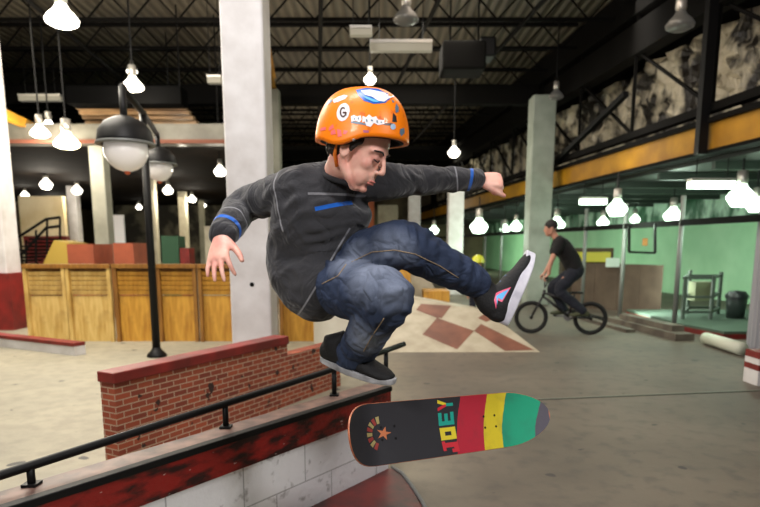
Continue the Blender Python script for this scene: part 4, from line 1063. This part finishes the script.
# ------------------------------------------------------------------ skateboard
Lc, Rc = P(334,439,1.86), P(529,417,2.30)
ux = (Rc-Lc); LEN = ux.length; ux.normalize()
uw = V((-.08,.34,.94)); uw = (uw-ux*uw.dot(ux)).normalized(); un = ux.cross(uw)
if un.y > 0: un = -un
bo = (Lc+Rc)/2
sb = root('skateboard', bo, 'skateboard with black grip tape and red, yellow and teal stripes floating on edge', 'skateboard')
HLN = LEN/2; HW = .104
def dk(u, v, off=0.0):
    k = 0
    for s_ in (-1, 1):
        e = s_*u-(HLN-.155)
        if e > 0: k = .62*e*e/.155+.10*e
    return bo+ux*u+uw*v+un*(k+.25*v*v*0+1.1*v*v*(1 if abs(u) < HLN-.15 else 1)+off)
def outline(u):
    e = (abs(u)-(HLN-.14))/.14
    return HW if e <= 0 else HW*max(0.0, 1-e**2.1)**.5
NU, NVV = 90, 14
m = MB(); T = .0115
us = [-HLN+2*HLN*(.5-.5*math.cos(math.pi*i/NU)) for i in range(NU+1)]
for off in (0, -T):
    for u in us:
        w_ = outline(u)
        for k in range(NVV+1): m.v.append(dk(u, w_*(2*k/NVV-1), off))
KK = (NU+1)*(NVV+1)
for i in range(NU):
    for k in range(NVV):
        a = i*(NVV+1)+k; b = a+1; c = a+NVV+2; d = a+NVV+1
        m.f.append((a,d,c,b)); m.f.append((KK+a,KK+b,KK+c,KK+d))
    for k in (0, NVV):
        a = i*(NVV+1)+k; d = a+NVV+1; m.f.append((a,KK+a,KK+d,d))
for i in (0, NU):
    for k in range(NVV): a = i*(NVV+1)+k; m.f.append((a,a+1,KK+a+1,KK+a))
de = part('deck', m, mat('maple_plies', rgb(196,120,84), .5, col2=rgb(160,84,60), scale=10, stretch=(1,1,8)), sb, True, label='maple deck with orange brown edge')
def grip_mat():
    mm, nt, b = new_mat('painted_grip_tape'); h = NT(mm); c = h.coord()
    u = h.vm('DOT_PRODUCT', c, tuple(ux), 1); v = h.vm('DOT_PRODUCT', c, tuple(uw), 1)
    n1 = h.noise(c, 14, 5); nf = h.noise(c, 500, 2)
    t = h.m('ADD', h.m('ADD', u, h.m('MULTIPLY', v, -.24)), h.m('MULTIPLY', h.m('SUBTRACT', n1, .5), .012))
    t = h.m('ADD', h.m('DIVIDE', t, 2*HLN), .5)
    st = h.ramp(t, [(0, rgb(44,43,49)), (SB[0], rgb(196,34,58)), (SB[1], rgb(232,208,40)), (SB[2], rgb(14,158,120)), (SB[3], rgb(88,84,96))], 'CONSTANT')
    st = h.mix(h.m('MULTIPLY', h.ramp(n1, [(.5,(0,0,0,1)),(.75,(1,1,1,1))]), .25), st, rgb(60,58,62))
    st = h.mix(h.m('MULTIPLY', nf, .2), st, rgb(30,30,32))
    h.L.new(st, b.inputs['Base Color']); b.inputs['Roughness'].default_value = .75; h.L.new(h.bump(nf, .4, .002), b.inputs['Normal']); return mm
SB = (.580,.730,.835,.962)
m = MB()
for i in range(3, NU-2):
    u = us[i]; w_ = outline(u)*.985
    for k in range(NVV+1): m.v.append(dk(u, w_*(2*k/NVV-1), .0008))
nn_ = NU-5
for i in range(nn_-1):
    for k in range(NVV):
        a = i*(NVV+1)+k; m.f.append((a,a+NVV+1,a+NVV+2,a+1))
gr = part('grip_tape', m, grip_mat(), sb, True, label='black grip tape painted with red, yellow and teal stripes')
on_mesh.base[gr.data.name] = bo
def uvpatch(polys, mt, name, par, off=.0016):
    mm = MB()
    for pl in polys:
        tri = tessellate_polygon([[V((x,y,0)) for x, y in pl]]); mm.add([dk(x, y, off) for x, y in pl], tri)
    return part(name, mm, mt, par)
# letters, reading bottom to top, left of the red stripe: each letter a cell (a along the reading direction = v, b = letter height toward -u)
LR, LY, LT = mat('letter_red', rgb(214,40,56), .6), mat('letter_yellow', rgb(236,214,50), .6), mat('letter_teal', rgb(24,168,150), .6)
def glyph(boxes, v0, v1, u0, u1, mt):
    out = []
    for pl in boxes: out.append([(u1-(u1-u0)*y, v0+(v1-v0)*x) for x, y in pl])   # x: 0..1 along reading, y: 0..1 up
    uvpatch(out, mt, 'letter', gr)
def R_(x0,y0,x1,y1): return [(x0,y0),(x1,y0),(x1,y1),(x0,y1)]
ub1 = -HLN+2*HLN*(SB[0]-.012); ub0 = ub1-.070
glyph([R_(.45,.2,.85,1), R_(.0,.0,.85,.3), R_(.0,.0,.3,.45), R_(.2,.8,1,1)], -.094, -.052, ub0, ub1, LR)
glyph([R_(0,0,1,.30), R_(0,.70,1,1), R_(0,.3,.34,.7), R_(.66,.3,1,.7)], -.048, -.004, ub0, ub1, LY)
glyph([R_(0,0,.32,1), R_(.32,0,1,.22), R_(.32,.39,.9,.61), R_(.32,.78,1,1)], .004, .050, ub0, ub1, LT)
glyph([[(0,1),(.3,1),(.62,.5),(.40,.42)]], .056, .096, ub0, ub1, LR); glyph([[(.7,1),(1,1),(.66,.42),(.45,.5)]], .056, .096, ub0, ub1, LY); glyph([R_(.38,0,.66,.45)], .056, .096, ub0, ub1, LT)
# sun-like emblem
ec = -HLN+.175
rays = []
for k in range(8):
    a = math.radians(100+k*20); c, s_ = math.cos(a), math.sin(a)
    rays.append([(ec+.034*c+.005*s_, .034*s_-.005*c), (ec+.058*c+.007*s_, .058*s_-.007*c), (ec+.058*c-.007*s_, .058*s_+.007*c), (ec+.034*c-.005*s_, .034*s_+.005*c)])
uvpatch(rays[0::2], mat('emblem_gold', rgb(176,160,104), .6), 'emblem_ray', gr); uvpatch(rays[1::2], mat('emblem_red', rgb(158,60,54), .6), 'emblem_ray', gr)
star = []
for k in range(10):
    a = math.pi*k/5; r0 = .024 if k % 2 == 0 else .009; star.append((ec+.012+r0*1.25*math.cos(a), r0*math.sin(a)))
uvpatch([star], mat('emblem_orange', rgb(206,120,76), .6), 'emblem_star', gr)
M_bolt = mat('dark_bolt', rgb(34,32,34), .4, metal=.6)
ut = HLN-.205
for su in (-1, 1):
    for a in (-.027, .027):
        for v in (-.021, .021):
            mm = MB(); c = dk(su*ut+a, v, .0); mm.tube([c, c+un*.0022], .0045, 10); part('bolt', mm, M_bolt, sb)
    tr = MB(); c = dk(su*ut, 0, -T); tr.bar(c, c-un*.022, .07, .055, ux)
    tr.bar(c-un*.02-uw*.075, c-un*.02+uw*.075, .022, .030, un); t_ = part('truck', tr, mat('cast_aluminium', rgb(150,150,150), .35, metal=.8), sb, bevel=.003)
    tr = MB(); tr.tube([c-un*.040-uw*.105, c-un*.040+uw*.105], .004, 8); part('axle', tr, M_greysteel, t_, True)
    tr = MB(); tr.bar(c-un*.02, c-un*.042, .03, .03, ux); part('hanger', tr, M_greysteel, t_)
    for v in (-.088, .088):
        tr = MB(); q0 = c-un*.043+uw*(v-.016); q1 = c-un*.043+uw*(v+.016); tr.tube([q0,q0.lerp(q1,.12),q0.lerp(q1,.88),q1], [.021,.026,.026,.021], 22); part('wheel', tr, mat('orange_wheel', rgb(220,120,60), .4), t_, True)

# ------------------------------------------------------------------ BMX bike and rider
YB = 9.35
fw = P(531,319,YB+.15); rw = P(590,323,YB); fw.z = rw.z = .265
bx = (fw-rw); WB = bx.length; bx.normalize(); by = V((0,0,1)).cross(bx)
def bq(a, b, c): o = V((rw.x,rw.y,0)); return o+bx*a+by*b+V((0,0,c))
BMt = frame(bx, (0,0,1))
bk = root('bicycle', V((rw.x,rw.y,0)), 'small black BMX bicycle ridden in front of the tall grey column', 'bicycle')
M_tyre = mat('black_tyre', rgb(14,14,15), .8); M_frame = mat('dark_frame', rgb(30,28,30), .35); M_spoke = mat('spoke_steel', rgb(120,120,120), .4, metal=.5)
for c in (bq(0,0,.265), bq(WB,0,.265)):
    m = MB(); m.torus(c, .232, .030, BMt, 44, 10); ty = part('tyre', m, M_tyre, bk, True)
    m = MB(); m.torus(c, .205, .010, BMt, 40, 6); part('rim', m, M_black, ty, True)
    for k in range(18):
        a = 2*math.pi*k/18; m = MB(); m.tube([c, c+BMt @ V((.2*math.cos(a),0,.2*math.sin(a)))], .0016, 4); part('spoke', m, M_spoke, ty)
    m = MB(); m.tube([c-by*.05, c+by*.05], .028, 12); part('hub', m, M_frame, ty, True)
for nm, a, b, r in (('down_tube',(.33,0,.29),(WB-.17,0,.60),.02),('top_tube',(.28,0,.52),(WB-.16,0,.66),.018),('seat_tube',(.33,0,.28),(.27,0,.56),.017),('chain_stay',(0,.05,.265),(.33,.03,.29),.012),('chain_stay',(0,-.05,.265),(.33,-.03,.29),.012),('seat_stay',(0,.05,.265),(.28,.02,.52),.010),('seat_stay',(0,-.05,.265),(.28,-.02,.52),.010),('head_tube',(WB-.17,0,.57),(WB-.19,0,.70),.025),('fork_leg',(WB,.06,.265),(WB-.15,.05,.57),.014),('fork_leg',(WB,-.06,.265),(WB-.15,-.05,.57),.014),('seat_post',(.27,0,.56),(.255,0,.64),.013)):
    m = MB(); m.tube([bq(*a), bq(*b)], r, 10); part(nm, m, M_frame, bk, True)
m = MB(); m.loft([bq(.14,0,.66), bq(.24,0,.665), bq(.38,0,.655)], [(.06,.018),(.05,.018),(.02,.015)], by, 14, 4); part('saddle', m, M_tyre, bk, True)
m = MB(); m.tube([bq(WB-.17,-.33,.90), bq(WB-.22,-.22,.91), bq(WB-.2,-.12,.78), bq(WB-.19,0,.74), bq(WB-.2,.12,.78), bq(WB-.22,.22,.91), bq(WB-.17,.33,.90)], .012, 10); part('handlebar', m, M_frame, bk, True)
m = MB(); m.tube([bq(WB-.20,-.18,.86), bq(WB-.20,.18,.86)], .009, 8); part('crossbar', m, M_frame, bk, True)
for s_ in (-1,1):
    m = MB(); m.tube([bq(WB-.17,.22*s_,.905), bq(WB-.17,.34*s_,.90)], .018, 10); part('grip', m, M_tyre, bk, True)
m = MB(); m.tube([bq(.33,-.04,.285), bq(.33,-.025,.285)], .075, 24); part('chainring', m, M_spoke, bk)
ped = {-1: (.33+.03, -.03), 1: (.33-.03, .03)}
for s_, (a, dz) in ((-1, (.50,.285)), (1, (.16,.285))):
    m = MB(); m.tube([bq(.33,.06*s_,.285), bq(a,.07*s_,dz)], .012, 8); part('crank_arm', m, M_spoke, bk, True)
    m = MB(); m.box(bq(a,.12*s_,dz), (.10,.09,.022), BMt); part('pedal', m, M_tyre, bk)
rd = root('person', bq(.35,0,.3), 'cyclist in black t-shirt and dark trousers standing on the pedals of the bicycle', 'person')
M_skin2 = skin_mat('rider_skin', rgb(190,140,118), rgb(176,124,104))
pel = bq(.28,0,1.02); che = bq(.48,0,1.36); nec = bq(.58,0,1.52); hd = bq(.66,0,1.655)
hM = frame(bx+V((0,0,-.15)), (0,0,1))
m = MB(); head_geo(m, hd, hM, 1.0)
m.loft([che, nec, hd-V((0,0,.03))], [(.10,.08),(.055,.055),(.05,.05)], by, 14, 4)
m.loft([pel, bq(.36,0,1.2), che, bq(.54,0,1.45)], [(.14,.10),(.13,.10),(.16,.105),(.12,.08)], by, 20, 4)
legs = []; arms = []
for s_, fa in ((-1,.46),(1,.20)):
    sh_ = bq(.53,.17*s_,1.44); el = bq(.60 if s_ < 0 else .66,.27*s_,1.16); wr = bq(WB-.21,.28*s_,.955)
    m.loft([sh_, el, wr], [(.048,.048),(.038,.038),(.026,.024)], V((0,0,1)), 12, 4); arms.append((sh_, el))
    hand_geo(m, wr, (bq(WB-.15,.28*s_,.90)-wr), bx*.6+V((0,0,.9)), -by*s_, 1.0, curls=((.8,1.0,.6),)*4, spread=0, thumb=.9)
    hp_ = bq(.30,.09*s_,.98); kn = bq(.58 if s_ < 0 else .50,.13*s_,.72 if s_ < 0 else .70); an = bq(fa-.07,.12*s_,.38)
    m.loft([hp_, kn, an], [(.08,.08),(.052,.052),(.038,.038)], by, 14, 4); legs.append((hp_, kn, an, fa, s_))
part('body', fuse(m, .011, 2), M_skin2, rd)
m = MB(); m.ell(hd+hM @ V((-.018,0,.045)), (.104,.084,.090), hM)
part('hair', m, mat('short_black_hair', rgb(18,15,14), .7), rd, True)
m = MB(); m.loft([bq(.26,0,1.0), bq(.34,0,1.18), bq(.46,0,1.36), bq(.55,0,1.485)], [(.165,.13),(.160,.135),(.185,.130),(.10,.08)], by, 22, 5)
for a, b in arms: m.loft([a+(b-a)*-.1, a.lerp(b,.35), a.lerp(b,.6)], [(.085,.08),(.074,.07),(.066,.062)], V((0,0,1)), 14, 4)
part('t_shirt', fuse(m, .013, 3, .5, cloth(.008, 7, 3)), mat('black_cotton', rgb(16,16,18), .9), rd)
m = MB(); m.loft([bq(.24,0,1.04), bq(.28,0,.98), bq(.31,0,.92)], [(.155,.12),(.16,.13),(.13,.11)], by, 20, 4)
for a, b, c, fa, s_ in legs: m.loft([a, a.lerp(b,.5), b, b.lerp(c,.5), c], [(.10,.10),(.092,.092),(.085,.085),(.072,.072),(.064,.064)], by, 16, 4)
part('trousers', fuse(m, .013, 3, .5, cloth(.008, 8, 9)), mat('dark_navy_trousers', rgb(26,30,42), .9), rd)
for a, b, c, fa, s_ in legs:
    m = MB(); m.loft([bq(fa-.14,.12*s_,.345), bq(fa-.05,.12*s_,.35), bq(fa+.06,.12*s_,.33), bq(fa+.13,.12*s_,.325)], [(.034,.04),(.040,.045),(.042,.030),(.025,.018)], by, 14, 4)
    part('shoe', m, mat('olive_shoe', rgb(70,74,50), .7), rd, True)
# ---- child with yellow helmet far behind
YK = 11.5; kx = P(477,300,YK).x; hz_ = P(477,262,YK).z
kd_ = root('person', (kx,YK,0), 'child with yellow helmet and dark clothes standing far behind the raised left shoe', 'person')
kM = frame(V((-.6,-.8,-.1)), (0,0,1)); m = MB(); hdk = V((kx,YK,hz_-.04)); head_geo(m, hdk, kM, .92)
m.loft([V((kx,YK,.62)), V((kx,YK,.80)), V((kx,YK,hz_-.22)), hdk-V((0,0,.03))], [(.12,.08),(.11,.08),(.12,.07),(.045,.045)], V((1,0,0)), 16, 4)
for s_ in (-1,1):
    m.loft([V((kx+.12*s_,YK,hz_-.24)), V((kx+.2*s_,YK,.66)), V((kx+.2*s_,YK-.1,.48))], [(.04,.04),(.03,.03),(.022,.022)], V((0,1,0)), 10, 3)
    hand_geo(m, (kx+.2*s_,YK-.1,.48), (0,-.2,-1), (s_,0,0), (0,-1,0), .75)
    m.loft([V((kx+.07*s_,YK,.60)), V((kx+.08*s_,YK,.33)), V((kx+.08*s_,YK,.08))], [(.06,.06),(.045,.045),(.032,.032)], V((0,1,0)), 10, 3)
part('body', fuse(m, .010, 2), M_skin2, kd_)
m = MB(); m.loft([V((kx,YK,.56)), V((kx,YK,.80)), V((kx,YK,hz_-.22)), V((kx,YK,hz_-.17))], [(.155,.12),(.145,.115),(.15,.10),(.07,.06)], V((1,0,0)), 18, 4)
for s_ in (-1,1): m.loft([V((kx+.11*s_,YK,hz_-.24)), V((kx+.2*s_,YK,.66)), V((kx+.2*s_,YK-.09,.50))], [(.06,.06),(.05,.05),(.042,.042)], V((0,1,0)), 12, 3)
part('jacket', fuse(m, .012, 2, .5, cloth(.006,8,1)), mat('dark_blue_jacket', rgb(22,26,38), .8), kd_)
m = MB()
for s_ in (-1,1): m.loft([V((kx+.07*s_,YK,.62)), V((kx+.08*s_,YK,.33)), V((kx+.08*s_,YK,.09))], [(.085,.085),(.068,.068),(.06,.06)], V((0,1,0)), 12, 3)
part('trousers', fuse(m, .012, 2), mat('dark_kid_trousers', rgb(30,34,48), .9), kd_)
for s_ in (-1,1):
    m = MB(); m.loft([V((kx+.08*s_,YK+.05,.04)), V((kx+.08*s_,YK-.04,.04)), V((kx+.08*s_,YK-.14,.03))], [(.035,.035),(.038,.032),(.028,.018)], V((1,0,0)), 12, 3); part('shoe', m, M_shoeblk, kd_, True)
m = MB(); c = hdk+V((0,0,.045)); rr_ = [(.128*math.cos(a),.128*math.sin(a)*1.05) for a in [math.pi/2*k/8 for k in range(9)]]
m.lathe(c, [(.112,-.02),(.13,-.02)]+rr_, 24); part('helmet', m, mat('yellow_green_helmet', rgb(206,210,60), .3), kd_, True)


# ------------------------------------------------------------------ lights
def area(loc, target, size, energy, col, sy=None):
    l = bpy.data.lights.new('area', 'AREA'); l.energy = energy; l.color = col; l.size = size
    if sy: l.shape = 'RECTANGLE'; l.size_y = sy
    o = bpy.data.objects.new('area_light', l); COL.objects.link(o); o.location = loc
    o.rotation_euler = (V(target)-V(loc)).to_track_quat('-Z', 'Y').to_euler(); return o
area((-4.5,6.5,5.4), (-4.5,6.6,0), 3.0, 560, (1,.93,.80), 4)
area((-8,10.6,5.4), (-8,10.7,0), 3.0, 190, (1,.9,.72), 4)
area((1.8,7.5,5.4), (1.8,7.6,0), 2.5, 115, (1,.84,.70), 4)
area((0.5,13,5.2), (.5,13.1,0), 2.5, 130, (1,.92,.78), 4)
area((-1.2,1.6,5.3), (-1.6,6.0,2.0), 1.5, 240, (1,.95,.93), 1.5)
area((-1.6,-0.6,2.9), (-.05,2.0,1.4), .5, 58, (1,.97,.95))
area((2.0,-0.4,3.2), (-.3,2.5,.5), .5, 72, (1,.97,.95))
area((-5,22,3.1), (-5,22.1,0), 6, 300, (1,.85,.6), 10)
area((-1,17,5.0), (-1,17,6), 6, 110, (1,.85,.66), 14)
area((4.3,11,4.6), (6.0,11,4.3), .6, 24, (1,.92,.8), 8)
area((2.4,25,3.4), (3.5,25,3.0), .6, 90, (1,.92,.7), 10)
area((6.3,11.5,2.5), (8.4,11.9,1.2), .6, 130, (.86,1,.88), 7)
area((5.6,20,2.5), (7.2,20.4,1.0), .8, 150, (.8,1,.82), 8)
area((4.2,30,2.5), (6.2,30.4,1.0), .8, 380, (.75,1,.72), 9)
w = bpy.data.worlds.new('world'); SC.world = w; w.use_nodes = True
w.node_tree.nodes['Background'].inputs[0].default_value = (.9,.85,.75,1); w.node_tree.nodes['Background'].inputs[1].default_value = .06
SC.view_settings.view_transform = 'Standard'; SC.view_settings.look = 'None'; SC.view_settings.exposure = 0; SC.view_settings.gamma = 1
SC.cycles.use_denoising = True
SC.cycles.max_bounces = 6
SC.cycles.sample_clamp_indirect = 4
